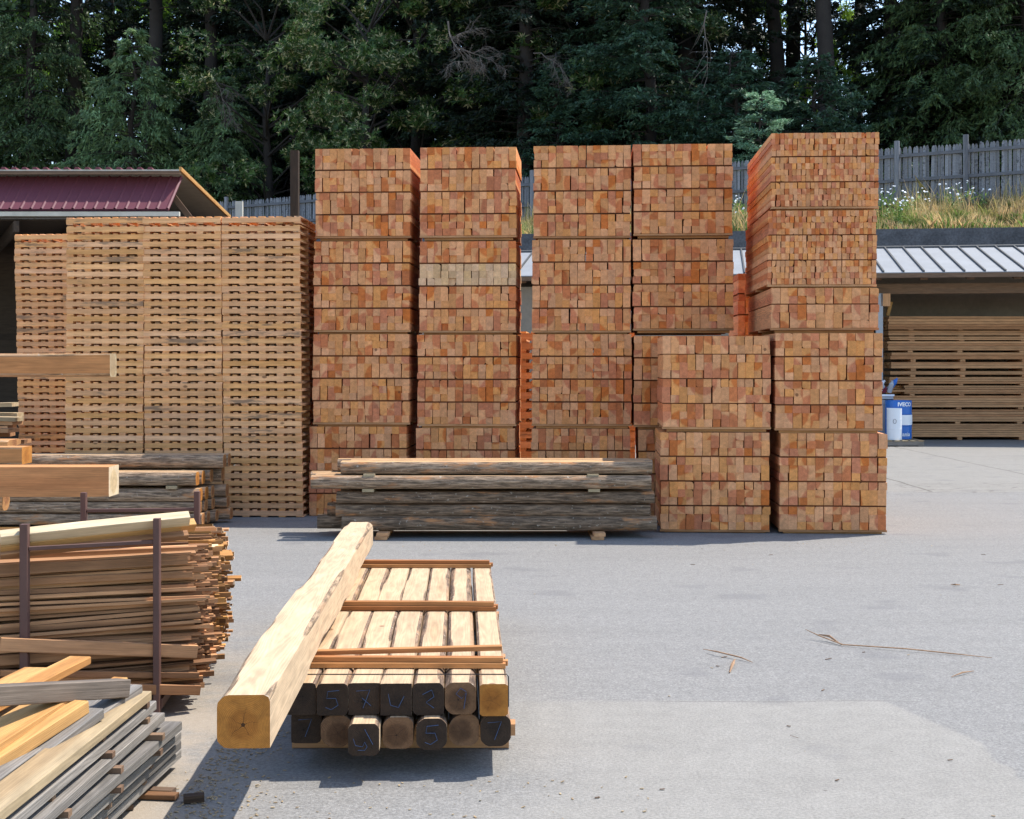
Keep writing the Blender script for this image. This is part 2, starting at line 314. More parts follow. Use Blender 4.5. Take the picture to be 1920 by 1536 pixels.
# ground
def ground_mat():
    g = G('yard_asphalt'); p = g.pos(); sp = g.n('SeparateXYZ', {0: p}); x, y = sp.outputs[0], sp.outputs[1]
    big = g.noise(p, .35, 4.); mid = g.noise(p, 2.2, 5., .65); fi = g.noise(p, 70., 3., .7); fi2 = g.noise(p, 240., 2.)
    wob = g.M('MULTIPLY', g.M('SUBTRACT', g.noise(p, 3., 4.), .5), .25)
    asp = g.scale(g.mix(big, (.186, .180, .167), (.218, .207, .189)), g.ss(fi, .3, .7, .74, 1.24))
    asp = g.scale(asp, g.ss(fi2, .3, .75, .88, 1.12)); asp = g.scale(asp, g.ss(g.noise(p, 26., 2., .8), .3, .7, .88, 1.12))
    con = g.scale(g.mix(mid, (.214, .200, .174), (.268, .252, .222)), g.ss(fi, .3, .7, .82, 1.16))
    # pale concrete pad in the lower right
    xe = g.M('ADD', x, wob); ye = g.M('ADD', y, g.M('MULTIPLY', wob, .35))
    m1 = g.M('MULTIPLY', g.ss(ye, 7.38, 7.50, 1., 0.), g.ss(g.M('ADD', g.M('MULTIPLY', y, .30), x), 4.20, 4.26, 1., 0.))
    m1 = g.M('MULTIPLY', m1, g.ss(xe, 2.2, 2.24, 1., 0.)); m1 = g.M('MULTIPLY', m1, g.ss(g.M('ADD', xe, g.M('MULTIPLY', g.M('SUBTRACT', big, .5), 2.)), -.4, .5))
    m1 = g.M('MULTIPLY', m1, .85)
    # slab beyond the stacks
    m2 = g.ss(g.M('ADD', y, g.M('MULTIPLY', wob, 2.5)), 19.6, 19.9)
    c = g.mix(m1, asp, con); c = g.mix(m2, c, g.scale(con, .90))
    # tyre streaks, oil stains, tan dust
    tr = g.noise(g.comb(g.M('MULTIPLY', x, .25), g.M('MULTIPLY', y, 2.6), 0.), 1., 4.)
    c = g.scale(c, g.ss(tr, .3, .75, 1.03, .96)); c = g.scale(c, g.ss(g.noise(p, 9., 4., .7), .25, .75, .93, 1.07))
    oil = g.ss(g.noise(g.comb(g.M('MULTIPLY', x, 1.2), g.M('MULTIPLY', y, 1.6), 3.), 1.3, 2., .4), .62, .72)
    c = g.mix(g.M('MULTIPLY', oil, .35), c, (.12, .115, .115))
    du = g.M('MULTIPLY', g.ss(x, -.85, -1.6), g.ss(g.noise(p, 1.6, 5., .7), .3, .6)); du = g.M('MULTIPLY', du, g.ss(y, 11., 6.))
    c = g.mix(g.M('MULTIPLY', du, .7), c, (.36, .29, .21))
    # slab joints and crazed edge
    def line(v, at, wd):
        j = g.M('MULTIPLY', g.M('SUBTRACT', g.noise(p, 1.2, 4.), .5), .12)
        return g.ss(g.M('ABSOLUTE', g.M('SUBTRACT', g.M('ADD', v, j), at)), wd, wd * 2, 1., 0.)
    jn = g.M('MAXIMUM', line(x, 8.5, .012), line(x, 6.0, .016)); jn = g.M('MULTIPLY', jn, m2)
    band = g.M('MULTIPLY', g.ss(y, 19.4, 19.8), g.ss(y, 21., 21.6, 1., 0.))
    vo = g.n('TexVoronoi', {'Vector': g.comb(g.M('ADD', g.M('MULTIPLY', x, 1.1), wob), g.M('MULTIPLY', y, 2.4), 0.), 'Scale': 1.4}, feature='DISTANCE_TO_EDGE').outputs[0]
    cr = g.M('MULTIPLY', g.M('MULTIPLY', g.ss(vo, .015, .05, 1., 0.), band), g.ss(mid, .4, .55))
    jn = g.M('MAXIMUM', jn, g.M('MULTIPLY', cr, .8))
    jn2 = g.M('MULTIPLY', g.ss(g.M('ABSOLUTE', g.M('SUBTRACT', ye, 7.44)), .004, .012, 1., 0.), g.M('MULTIPLY', g.ss(x, .3, 1.), g.ss(x, 2.15, 2.2, 1., 0.)))
    jn = g.M('MAXIMUM', jn, g.M('MULTIPLY', jn2, .5))
    c = g.mix(g.M('MULTIPLY', jn, .75), c, (.085, .075, .06))
    sp2 = g.n('TexVoronoi', {'Vector': p, 'Scale': 9.}); spk = g.M('MULTIPLY', g.ss(sp2.outputs[0], .06, .1, 1., 0.), g.ss(g.n('SeparateXYZ', {0: sp2.outputs[1]}).outputs[0], .9, .92))
    c = g.mix(g.M('MULTIPLY', spk, .6), c, (.08, .07, .06))
    return g.done(c, .85, g.M('ADD', fi, fi2), .0025, .25)
b = MB(); b.quad((-400, -60, 0), (400, -60, 0), (400, 900, 0), (-400, 900, 0))
b.build('ground', ground_mat(), kind='structure')

# ================================================================== timber packages
YAW = R(3.3)
def package(pl, pr, Y, layers, ncol, L, label, mats=None, yaw=-YAW, bearers=True, group='stacked packages of sawn redwood', lip=True):
    """layers: list of (y_top, y_bottom, rows) in photo rows; pl, pr front corners"""
    zt = W(0, layers[0][0], Y).z; zb = W(0, layers[-1][1], Y).z
    X0 = (pl - 960) * Y / F; X1 = (pr - 960) * Y / F; Wd = X1 - X0
    root = empty('lumber_package', (X0, Y, zb - (.055 if bearers else 0)), yaw, label=label, cat='lumber package', group=group)
    zo = root.location.z
    for li, (ya, yb, rows) in enumerate(layers):
        z1 = W(0, ya, Y).z - zo; z0 = W(0, yb, Y).z - zo; cw = Wd / ncol; rh = (z1 - z0) / rows
        m = MB(); piths = {}
        shx = random.uniform(-.004, .004); waves = [random.gauss(0, .002) for _ in range(ncol)]
        cells = []
        for i in range(ncol):
            j = 0
            while j < rows:
                n_ = 2 if (j + 2 <= rows and cw > .06 and random.random() < .42) else 1; cells.append((i, j, n_)); j += n_
        for (i, j, n_) in cells:
            for _q in (0,):
                key = (i // random.choice((1, 2, 2)), j // 3)
                if key not in piths:
                    a = random.uniform(0, 6.28); q = random.uniform(.06, .24); piths[key] = ((key[0] * 2 + 1) * cw + q * math.cos(a), q * math.sin(a) + .12, random.random())
                px_, pz_, rr = piths[key]
                cx = (i + .5) * cw + shx + random.gauss(0, .0012) + .004 * math.sin(j * 2.1 + i * 1.7 + li * 5) + waves[i] + .003 * math.sin(j * 1.3 + i); cz = z0 + (j + .5 * n_) * rh
                cl = cw - random.uniform(.0012, .0042) if cw > .06 else cw - .0012
                ch = rh * n_ - random.uniform(.0000, .0010)
                if random.random() < .06: cl -= .004
                yj = random.gauss(0, .004) + (random.uniform(.01, .03) if random.random() < .03 else 0)
                wdl = L + random.uniform(-.01, .01)
                M = Matrix.Translation((cx, yj + wdl / 2, cz)) @ Matrix.Rotation(R(90), 4, 'Z')
                # local w axis = -x
                a_, b_ = cl / 2, ch / 2; pr_ = [(-a_, -b_), (a_, -b_), (a_, b_), (-a_, b_)]
                if random.random() < .22:                   # waney corner
                    k = random.randrange(4); e = random.uniform(.008, .024); p0 = pr_[k]; pa = pr_[k - 1]; pb = pr_[(k + 1) % 4]
                    va = Vector(pa) - Vector(p0); vb = Vector(pb) - Vector(p0)
                    q1 = Vector(p0) + va.normalized() * e * 1.6; q2 = Vector(p0) + vb.normalized() * e; qm = (q1 + q2) / 2 * .55 + Vector(p0) * .45
                    pr_ = pr_[:k] + [tuple(q1), tuple(qm), tuple(q2)] + pr_[k + 1:]
                own = random.random() < .45
                pp = (random.choice((-1, 1)) * random.uniform(.05, .19), random.uniform(-.19, .19)) if own else ((cx - px_) * 1., pz_ - (cz - z0))
                m.loft(M, [pr_, pr_], [-wdl / 2, wdl / 2], pp, random.random() if own else rr)
        m.build('lumber_layer', (mats or {}).get(li, M_RED), root)
        if li < len(layers) - 1:
            zn = W(0, layers[li + 1][0], Y).z - zo
            lt = MB()
            for yy in (.014, L / 2, L - .07): lt.box(.004, Wd - .004, yy, yy + .05, zn + .0006, z0 - .0006)
            lt.build('lath', M_LATH, root)
    if bearers:
        zb_ = .055
        for yy in (.01, L / 2 - .045, L - .10):
            bb = MB(); bb.box(-.002, Wd + .004, yy, yy + .09, zb_ - .024, zb_ - .001); bb.box(.05, Wd - .04, yy + .05, yy + .12, 0.001, zb_ - .0255)
            bb.build('bearer', M_SHEDB, root)
    return root
def four(y0, y1, rows=(3, 3, 3, 3), gap=2.9):
    tot = sum(rows); h = (y1 - y0 - gap * (len(rows) - 1)) / tot; out = []; y = y0
    for r_ in rows: out.append((y, y + h * r_, r_)); y += h * r_ + gap
    return out
POSN = ['topmost', 'second from the top', 'third from the top', 'lowest']
stacks = [
 ('leftmost tall redwood stack', 16.62, 13, 1.2, [(591, 770, 279.5, 443), (588.5, 769.5, 453, 619), (586.5, 768.5, 627, 792), (580, 763, 800, 966)]),
 ('second tall redwood stack from the left', 16.6, 13, 1.2, [(787, 968, 277, 442), (786, 967.5, 453, 620), (782.5, 967.5, 628, 795), (780, 966, 803, 968)]),
 ('third tall redwood stack from the left', 16.5, 13, 1.2, [(1000, 1182, 274, 443), (998, 1182, 450, 620), (997, 1183.5, 627, 795), (995, 1181, 804, 969)]),
 ('fourth tall redwood stack from the left', 16.4, 12, 1.2, [(1188, 1372, 271, 438), (1187.5, 1374, 449.5, 616), (1188.5, 1373, 630, 797), (1197, 1377, 806, 971)]),
]
for si, (nm, Y, nc, L, pk) in enumerate(stacks):
    for k, (a, b_, y0, y1) in enumerate(pk):
        mats = {1: M_OLD} if (si, k) == (1, 1) else None
        if (si, k) == (1, 1): extra = 'redwood package with one pale greyish layer, in the second tall redwood stack'
        else: extra = ('redwood package, %s of the ' % POSN[k]) + nm
        p = package(a, b_, Y, four(y0, y1), nc, L, extra, mats)
package(1447, 1645, 15.1, [(250, 293, 4), (295.5, 340.5, 4), (343, 387.5, 4)], 25, 2.35, 'finely divided redwood package topping the tall rightmost stack')
package(1440, 1641, 15.0, [(395.5, 440, 4), (442, 487, 4), (489, 533.5, 4)], 25, 2.2, 'finely divided redwood package second from the top of the rightmost stack')
package(1446, 1645, 14.95, [(540.5, 569.5, 2), (571.5, 615, 3)], 12, 2.2, 'short two-layer redwood package in the middle of the rightmost stack')
package(1453.5, 1652, 14.85, four(625, 803), 12, 2.2, 'four-layer redwood package second from the bottom of the rightmost stack')
package(1461.5, 1660, 14.85, four(812.5, 993), 12, 2.2, 'lowest redwood package of the rightmost stack beside the open yard')
package(1242, 1443, 14.95, [(630.5, 663.5, 2), (665, 709, 3), (711, 755.5, 3), (757.5, 800.5, 3)], 13, 1.2, 'upper redwood package of the low stack in front of the rightmost stack')
package(1238, 1441, 14.95, four(811, 992.5), 13, 1.2, 'lower redwood package of the low stack in front of the rightmost stack')
# stack glimpsed behind
for (y0, y1, lb) in ((513, 628, 'redwood package peeping out behind the tall rightmost stack'), (640, 790, 'redwood package hidden low behind the rightmost stack')):
    package(1384, 1560, 17.9, four(y0, y1, (3, 3, 3)) , 13, 1.2, lb)

# ================================================================== pallets
PW, PD, PH = .94, 1.02, .0890
def make_pallet(k):
    root = empty('wooden_pallet')
    rs = random.Random(k); m0 = M_PAL
    for yy in (0, PD / 2 - .019, PD - .038):
        s = MB(); s.box(0, PW, yy, yy + .038, .0160, PH - .0160, rnd=rs.random()); s.build('stringer', m0, root)
    t = MB(); n = 9
    for i in range(n):
        wd = .078 if i % 2 == 0 else .056; x = (.078 - wd) / 2 + i * (PW - .078) / (n - 1) + (rs.uniform(-.005, .005) if 0 < i < n - 1 else 0); t.box(x, x + wd, .022 + rs.uniform(-.006, .006), PD, PH - .0158, PH, ax='y', rnd=rs.random())
    t.build('top_deck', m0, root)
    t = MB(); n = 5; wd = .080
    for i in range(n):
        x = i * (PW - wd) / (n - 1) + (rs.uniform(-.006, .006) if 0 < i < n - 1 else 0); t.box(x, x + wd, rs.uniform(.002, .012), PD, 0.0, .0158, ax='y', rnd=rs.random())
    t.build('bottom_deck', m0, root)
    return root
protos = [make_pallet(k) for k in range(5)]; used = set()
def pallet_stack(px_b, px_t, Y, n, where, ph=PH, yaw=-YAW):
    for k in range(n):
        q = k / (n - 1); px = px_b + (px_t - px_b) * q
        i = random.randrange(5)
        o = protos[i] if i not in used else copy_tree(protos[i]); used.add(i)
        o.location = ((px - 960) * Y / F + random.gauss(0, .004), Y + random.gauss(0, .006), k * ph + .003)
        o.rotation_euler = (0, 0, yaw + random.gauss(0, .003))
        if k == n - 1: o.location.z += .012; o.rotation_euler = (R(.0), R(-.5), yaw + .02)
        tag(o, 'pale slatted wooden pallet, %s from the top of the %s' % (nth(n - k), where) if k < n - 1 else 'pale slatted wooden pallet topping the %s' % where,
            'pallet', 'wooden pallets in four tall stacks')
pallet_stack(421, 415, 16.5, 40, 'pallet stack next to the redwood')
pallet_stack(272, 268, 16.55, 40, 'pallet stack second from the redwood')
pallet_stack(122, 125, 16.6, 40, 'pallet stack third from the redwood')
pallet_stack(37, 27, 18.7, 40, 'leftmost pallet stack in the shade')
def stack_behind():
    for k in range(17):
        i = random.randrange(5); o = copy_tree(protos[i])
        o.location = ((968 - 960) * 18.7 / F, 18.7, k * .133 + .003); o.scale = (1.7, 1, 1.49); o.rotation_euler = (0, 0, -YAW)
        tag(o, 'orange pallet glimpsed between tall redwood stacks, %s from the top' % nth(17 - k), 'pallet', 'orange pallets behind the redwood stacks')
stack_behind()

# ================================================================== poles and beams
def polebeam(name, p0, p1, wd, ht, Rw, mats, label, cat, group=None, wane=4, nseg=40, nang=28, wob=.12, roll=0, seed=None, parent=None, endw=1.0):
    rs = random.Random(seed if seed is not None else random.random())
    M, L = frame(p0, p1); M = M @ Matrix.Rotation(roll, 4, 'X')
    ls = [-L / 2 + L * i / nseg for i in range(nseg + 1)]; rings = []
    ph = [[rs.uniform(0, 6.28) for _ in range(3)] for _ in range(5)]
    for l in ls:
        ring = []
        for k in range(nang):
            a = 2 * math.pi * (k + .5) / nang; ca, sa = math.cos(a), math.sin(a)
            q = int(a // (math.pi / 2)) % 4
            rw = Rw * (1 + wob * (.55 * math.sin(l * 2.1 + ph[q][0]) + .32 * math.sin(l * 4.7 + ph[q][1]) + .08 * math.sin(l * 11 + ph[q][2] + a * 2)))
            r = rw
            if wane == 4: r = min(r, wd / 2 / max(abs(ca), 1e-6))
            r = min(r, ht / 2 / max(abs(sa), 1e-6))
            ring.append((r * ca, r * sa))
        rings.append(ring)
    m = MB(); pit = (rs.uniform(-.012, .012), rs.uniform(-.012, .012))
    m.loft(M, rings, ls, pit, rs.random(), (wd / 2, ht / 2), 0, 1)
    return m.build(name, mats, parent, label=label, cat=cat, group=group)

# central pile of poles
def pole_pile():
    Y0 = 14.42
    rows = [ # y_top, y_bot, left, right, material
        (866, 891, 637, 1224), (891, 918, 583, 1221), (922, 946, 630, 1228), (946, 972, 628, 1220), (968, 997, 640, 1232)]
    names = ['top', 'second', 'third', 'fourth', 'bottom']
    for ri, (a, b_, x0, x1) in enumerate(rows):
        for d in range(4):
            Y = Y0 + .09 + d * .185 + random.uniform(-.01, .01) + ([.05, -.035, .02, .045, 0][ri] if d == 0 else 0)
            zt, zb = W(0, a, Y0).z, W(0, b_, Y0).z; h = (zt - zb) * .91
            if d: zt -= random.uniform(0, .01)
            off = 0 if d == 0 else random.uniform(-.12, .12); off2 = 0 if d == 0 else random.uniform(-.10, .04)
            if (ri, d) == (4, 1): off = -.28
            X0 = W(x0, 0, Y0).x + off; X1 = W(x1, 0, Y0).x + off2
            lab = ('bark covered pole in the %s row of the central pile, %s' % (names[ri], ['facing the camera', 'just behind the front pole', 'third back', 'rearmost']
                   [d]))
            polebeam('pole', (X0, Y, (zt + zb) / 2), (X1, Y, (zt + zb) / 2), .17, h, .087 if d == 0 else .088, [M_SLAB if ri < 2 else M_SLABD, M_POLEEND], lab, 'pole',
                     'waney poles in the central pile', wane=2, nseg=46, wob=.08)
    # laths between the rows and blocks on the ground
    for (px, yt, yb, n) in ((692, 889, 893, 'left lath between the two top pole rows'), (1112, 890, 893, 'right lath between the two top pole rows'),
                            (690, 917, 922, 'left block between second and third pole rows'), (1114, 917, 922, 'right block between second and third pole rows')):
        m = MB(); q = W(px, yb, Y0); q2 = W(px, yt, Y0); m.box(q.x - .06, q.x + .06, Y0 - .01, Y0 + .72, q.z - .004, max(q2.z, q.z + .02)); m.build('lath', M_PALEB, label='short pale ' + n + ' of the central pile', cat='lath', group='laths in the central pile')
    for (px, n) in ((716, 'left'), (1121, 'right')):
        m = MB(); q = W(px, 1000, Y0 - .05); z = W(0, 997, Y0).z
        m.box(q.x - .07, q.x + .06, Y0 - .13, Y0 + .75, .003, z * .5 - .002, ax='y', ch=.004); m.box(q.x - .05, q.x + .075, Y0 - .12, Y0 + .75, z * .5, z - .001, ax='y', ch=.004)
        m.build('dunnage_block', M_SHEDB, label='%s brown dunnage block under the central pole pile' % n, cat='dunnage', group='dunnage under the pole pile')
pole_pile()
def left_pile():
    Y0 = 15.3
    rows = [(857, 882, 406), (886, 911, 367), (917, 941, 373), (942, 962, 372), (964, 985, 378)]
    names = ['top', 'second', 'third', 'fourth', 'bottom']
    dd = ['nearest the camera', 'second back', 'third back', 'rearmost']
    for ri, (a, b_, xr) in enumerate(rows):
        for d in range(4):
            if ri == 0 and d > 1: continue
            Yr = Y0 + .09 + d * .185 + (.35 if ri == 0 else 0); zt, zb = W(0, a, Y0).z, W(0, b_, Y0).z
            X1 = W(xr, 0, Y0).x + (0 if d == 0 else [0, .03, .05, .17][d] + random.uniform(-.02, .03))
            polebeam('pole', (X1 - 3.1, Yr, (zt + zb) / 2), (X1, Yr, (zt + zb) / 2), .17, zt - zb, .093, [M_SLAB, M_FRESHEND if (ri in (1, 2) and d < 2) else M_POLEEND],
                     'grey barked pole in the %s row of the left pile, %s' % (names[ri], dd[d]), 'pole', 'poles in the left pile behind the rack', wane=2, nseg=40, wob=.07)
    for x in (-4.8, -3.75):
        m = MB(); m.box(x, x + .12, Y0 + .02, Y0 + .8, .002, W(0, 985, Y0).z - .001, ax='y'); m.build('dunnage_block', M_SHEDB, label='brown dunnage block under the left pole pile, %s' % ('on the left' if x < -4 else 'on the right'), cat='dunnage', group='dunnage under the left pile')
    m = MB(); q = W(322, 915, Y0); m.box(q.x - .06, q.x + .06, Y0 - .02, Y0 + .7, W(0, 917, Y0).z, W(0, 911, Y0).z, ax='y'); m.build('lath', M_PALEB, label='small lath between second and third rows of the left pole pile', cat='lath')
    M, L = frame(W(300, 893, Y0), W(345, 882, Y0 + .3)); m = MB(); m.board(M, L, .03, .01); m.build('splinter', M_PALEB, label='pale splinter lying on the second row of the left pole pile', cat='splinter')
left_pile()

# the stickered package of squared beams in the foreground
DIR = Vector((-.0365, 1, 0)).normalized()
def along(X, Y, z, L): p = Vector((X, Y, z)); return p, p + DIR * L
ZL0, ZL1, ZU0, ZU1 = .118, .256, .259, .400
def chalk(name_parent, c, strokes, sc=.05):
    m = MB()
    for st in strokes: m.tube([c + Vector((x * sc, 0, y * sc)) for x, y in st], .0014, 5)
    m.build('chalk_mark', M_CHALK, name_parent)
S7 = [[(-.7, .7), (.5, .8), (-.1, -.8)]]; S5 = [[(.6, .8), (-.4, .7), (-.5, .1), (.3, .1), (.5, -.5), (-.1, -.9), (-.6, -.7)]]
S3 = [[(-.9, .1), (-.7, -.5), (-.1, -.6), (.1, -.2), (.3, -.6), (.1, -.9), (-.5, -.9)], [(.1, .9), (.8, -.4)]]
SV = [[(-.7, -.1), (-.2, -.7), (.1, -.1)], [(.6, .9), (.7, -.2)]]; S9 = [[(.5, .6), (.0, .9), (-.4, .4), (.1, .0), (.5, .5), (.3, -.9)]]
SU = [[(-.7, .5), (-.5, -.5), (.2, -.7), (.7, .3)]]; SZ = [[(-.5, .4), (.3, .8), (.5, .2), (-.2, -.3), (.5, -.8)]]
def centre():
    Yf = 6.12; xs = [-1.003, -.861, -.722, -.58, -.439, -.297, -.149]
    ends = [M_DARKEND, M_DARKEND, M_DARKEND, M_DARKEND, M_DARKEND, M_BROWNEND, M_FRESHEND]
    mk = [None, S5, S7 + [[(-.2, .1), (.6, -.6)]], SU, SZ, S9, None]; Rw = [.094, .092, .097, .096, .088, .085, .093]
    for i, x in enumerate(xs):
        yo = [-.0, -.01, .0, -.01, .0, .01, -.02][i]; Wd = .1385 if i < 6 else .124
        p0, p1 = along(x + .0695, Yf + yo, (ZU0 + ZU1) / 2, 3.8)
        o = polebeam('timber_beam', p0, p1, Wd, ZU1 - ZU0, Rw[i], [M_FRESH, ends[i]],
                     'squared timber in the top row of the foreground package, %s' % (['under the big lying beam', 'second from the left', 'third from the left', 'in the middle', 'third from the right', 'second from the right', 'rightmost with orange end'][i]),
                     'timber', 'squared timbers of the foreground package', wob=.10, seed=11 + i, nseg=70, nang=36)
        if mk[i]: chalk(o, p0 + Vector((0, -.001, 0)), mk[i])
    xs = [-.985, -.845, -.708, -.569, -.42, -.281, -.14]
    ends = [M_DARKEND, M_BROWNEND, M_DARKEND, M_BROWNEND, M_DARKEND, M_BROWNEND, M_DARKEND]
    mk = [S7, None, S3, None, S5, None, S7]; Rw = [.088, .074, .084, .077, .076, .073, .075]; yo = [.04, -.02, -.16, -.05, -.07, .0, -.01]
    for i, x in enumerate(xs):
        p0, p1 = along(x + .068, Yf + yo[i] + .02, (ZL0 + ZL1) / 2, 3.8)
        o = polebeam('timber_beam', p0, p1, .134, ZL1 - ZL0, Rw[i], [M_FRESH, ends[i]],
                     'squared timber in the bottom row of the foreground package, %s' % (['leftmost', 'second from the left', 'protruding with a chalk 3', 'in the middle', 'with a chalk 5', 'second from the right', 'rightmost'][i]),
                     'timber', 'squared timbers of the foreground package', wob=.08, seed=31 + i, nseg=50, nang=36)
        if mk[i]: chalk(o, p0 + Vector((0, -.001, 0)), mk[i])
    for k, yy in enumerate((Yf + .40, Yf + 1.9, Yf + 3.3)):
        m = MB(); m.box(-1.02 - .0365 * (yy - Yf), .0 - .0365 * (yy - Yf), yy, yy + .09, .002, .058, ch=.003); m.box(-.98 - .0365 * (yy - Yf), .03 - .0365 * (yy - Yf), yy + .0, yy + .09, .060, .116, ch=.003)
        m.build('dunnage_block', M_SHEDB, label='dunnage timber under the foreground package, %s' % ['near end', 'middle', 'far end'][k], cat='dunnage', group='dunnage under the foreground package')
    # laths on top
    def lath(pa, pb, th, label, wd=.042, mat=M_LATHO):
        M, L = frame(pa, pb); m = MB(); m.board(M, L, wd, th, ch=.0015, bow=random.uniform(-.002, .003), seg=8); m.build('lath', mat, label=label, cat='lath', group='laths lying across the foreground package')
    z = ZU1 + .0125
    for (ya, xl, xr, nm, n) in ((6.43, 596, 948, 'nearest', 3), (7.93, 651, 930, 'middle', 2), (9.62, 694, 921, 'farthest', 2)):
        XL = (xl - 960) * ya / F - .12; XR = (xr - 960) * ya / F
        lath((XL, ya, z + .001), (XR, ya - .01, z + .001), .024, 'lowest orange lath of the %s group across the foreground package' % nm)
        lath((XL, ya + .02, z + .026), (XR - .012, ya + .0, z + .026), .024, 'second orange lath of the %s group across the foreground package' % nm)
        lath((XL, ya + .10, z + .001), (XR + .01, ya + .05, z + .001), .024, 'rear orange lath of the %s group across the foreground package' % nm)
        if n == 3: lath((XL, ya + .14, z + .026), (XR - .02, ya + .22, z + .036), .022, 'topmost slanted orange lath of the nearest group across the foreground package')
    # steel strap
    m = MB(); ys = 6.28
    m.tube([(-1.01, ys, ZU1 + .003), (-.024, ys, ZU1 + .003), (-.016, ys, ZU1 - .008), (-.016, ys, ZL1)], .0028, 4)
    m.build('steel_strap', M_STRAP, label='thin dark steel strap over the near end of the foreground package', cat='strap')
    # the big lying beam
    zb = ZU1 + .0535; h = .188
    polebeam('large_beam', (-.945, 4.88, zb + h / 2), (-.945 - .033 * 5.42, 10.28, zb + h / 2), .186, h, .1265, [M_BIG, M_FRESHEND],
             'long pale waney beam lying on the left edge of the foreground package', 'beam', wob=.14, seed=5, nseg=110, nang=44)
centre()

# ================================================================== scrap rack
def rack():
    root = empty('steel_rack', (-2.1, 7.6, 0), label='rusty brown steel stake rack holding the pile of scrap sticks', cat='rack')
    inv = Matrix.Translation((2.1, -7.6, 0))
    P = {'fl': (-2.40, 6.83), 'fr': (-1.815, 7.09), 'bl': (-2.60, 8.42), 'br': (-1.93, 8.5)}
    for k, (x, y) in P.items():
        m = MB(); zt = 1.02 if k[0] == 'f' else 1.03; hw = .02 if k == 'fl' else .0165
        m.box(x - hw, x + hw, y - .02, y + .02, .0, zt, ax='z', M=inv, ch=.003); m.build('stake', M_STEEL, root)
    def rail(a, b_, t=.02):
        M, L = frame(a, b_); m = MB(); m.board(inv @ M, L, t, t, ch=.002); m.build('rail', M_STEEL, root)
    rail((-2.38, 6.83, .90), (-1.83, 7.09, .90)); rail((-2.58, 8.42, .92), (-1.95, 8.5, .92))
    for (a, b_) in (('fl', 'bl'), ('fr', 'br')): rail((*P[a], .07), (*P[b_], .07), .05)
    rail((-2.38, 6.83, .045), (-1.83, 7.09, .045), .04); rail((-2.58, 8.42, .045), (-1.95, 8.5, .045), .04)
rack()
def sticks():
    R0 = random.Random(3)
    rows = 26; cols = 31; z0, z1 = .125, .83; y0, y1 = 7.235, 8.46
    # slight diagonal of the rack front: sticks run parallel to the rack front (towards +x the depth grows a little)
    rest = MB(); n = 0
    for c in range(cols):
        for r_ in range(rows):
            q = c / (cols - 1); z = z0 + (z1 - z0) * (r_ + .5) / rows + R0.gauss(0, .004); y = y0 + (y1 - y0) * q + R0.gauss(0, .006)
            prof = 1 - abs((r_ / rows) - .45) ** 2 * .5
            xe = -1.62 - .11 * q + .0 - (1 - prof) * .35 + R0.gauss(0, .028) + (.05 if R0.random() < .05 else 0)
            xe -= .03 * (c == 0)
            L = R0.uniform(1.7, 2.1); h = R0.choice((.012, .016, .02, .026)); wd = R0.choice((.018, .026, .034, .042))
            if c == 0: h = R0.choice((.014, .018, .022, .028, .046)); L = 2.1; z += R0.gauss(0, .004)
            xl = xe - L; tilt = R0.gauss(0, .008 if c else .020); yt = (.43 * (1 - q) + .1 * q) * L
            pa = Vector((xl, y - yt, z - tilt * 1.2)); pb = Vector((xe, y, z + tilt))
            M, L = frame(pa, pb); M = M @ Matrix.Rotation(R0.gauss(0, .12 if c else .05), 4, 'X')
            if n < 297:
                m = MB(); m.board(M, L, wd, h, rnd=R0.random(), bow=R0.gauss(0, .006), seg=6, m_end=1)
                lab = ('brown scrap stick on the front face of the rack pile, %s from the bottom' % nth(r_ + 1)) if c == 0 else 'narrow sawn scrap stick inside the rack pile with its end poking out right'
                m.build('scrap_stick', [M_STICK, M_STICKEND], label=lab, cat='stick', group='front sticks of the rack pile' if c == 0 else 'sawn sticks in the rack pile')
            else: rest.board(M, L, wd, h, rnd=R0.random(), bow=R0.gauss(0, .004), seg=2, m_end=1)
            n += 1
    rest.build('scrap_stick_mass', [M_STICK, M_STICKEND], label='mass of narrow scrap sticks filling the back of the rack', cat='sticks', kind='stuff')
    tops = [((0, 1009), (354, 972), .062, .05, 7.12, M_CREAM, 'pale long board slanting across the top of the rack pile'),
            ((0, 1026), (338, 988), .05, .045, 7.14, M_ORANGE, 'yellowish board just below the topmost slanting rack board'),
            ((0, 1040), (352, 1003), .035, .04, 7.14, M_STICK, 'thin brown board under the slanting rack boards'),
            ((120, 1010), (364, 984), .055, .05, 7.5, M_ORANGE, 'yellow board end behind the slanting rack boards'),
            ((180, 1034), (410, 1028), .02, .05, 7.9, M_CREAM, 'pale split board poking out at the top right of the rack pile'),
            ((200, 1052), (434, 1040), .035, .05, 8.1, M_ORANGE, 'orange board poking out farthest at the top right of the rack pile'),
            ((190, 1040), (425, 1020), .02, .03, 8.2, M_ORANGE, 'thin frayed board at the back top of the rack pile')]
    for a, b_, h, wd, Y, mt, lb in tops:
        M, L = frame(W(*a, Y - .30), W(*b_, Y + .10)); M = M @ Matrix.Rotation(R(38), 4, 'X'); m = MB(); m.board(M, L, wd, h, ch=.002, seg=4, bow=.004); m.build('scrap_board', mt, label=lb, cat='board', group='boards on top of the rack pile')
    # wide boards low on the front face
    for a, b_, h, lb in (((0, 1208), (369, 1222), .066, 'wide brown waney board low on the front face of the rack pile'), ((0, 1262), (372, 1266), .03, 'brown board near the foot of the rack pile'), ((60, 1288), (374, 1294), .05, 'lowest board on the front of the rack pile')):
        M, L = frame(W(*a, 6.75), W(*b_, 7.21)); m = MB(); m.board(M, L, .03, h, ch=.002, seg=4); m.build('scrap_board', M_STICK, label=lb, cat='board', group='boards on the front of the rack pile')
sticks()

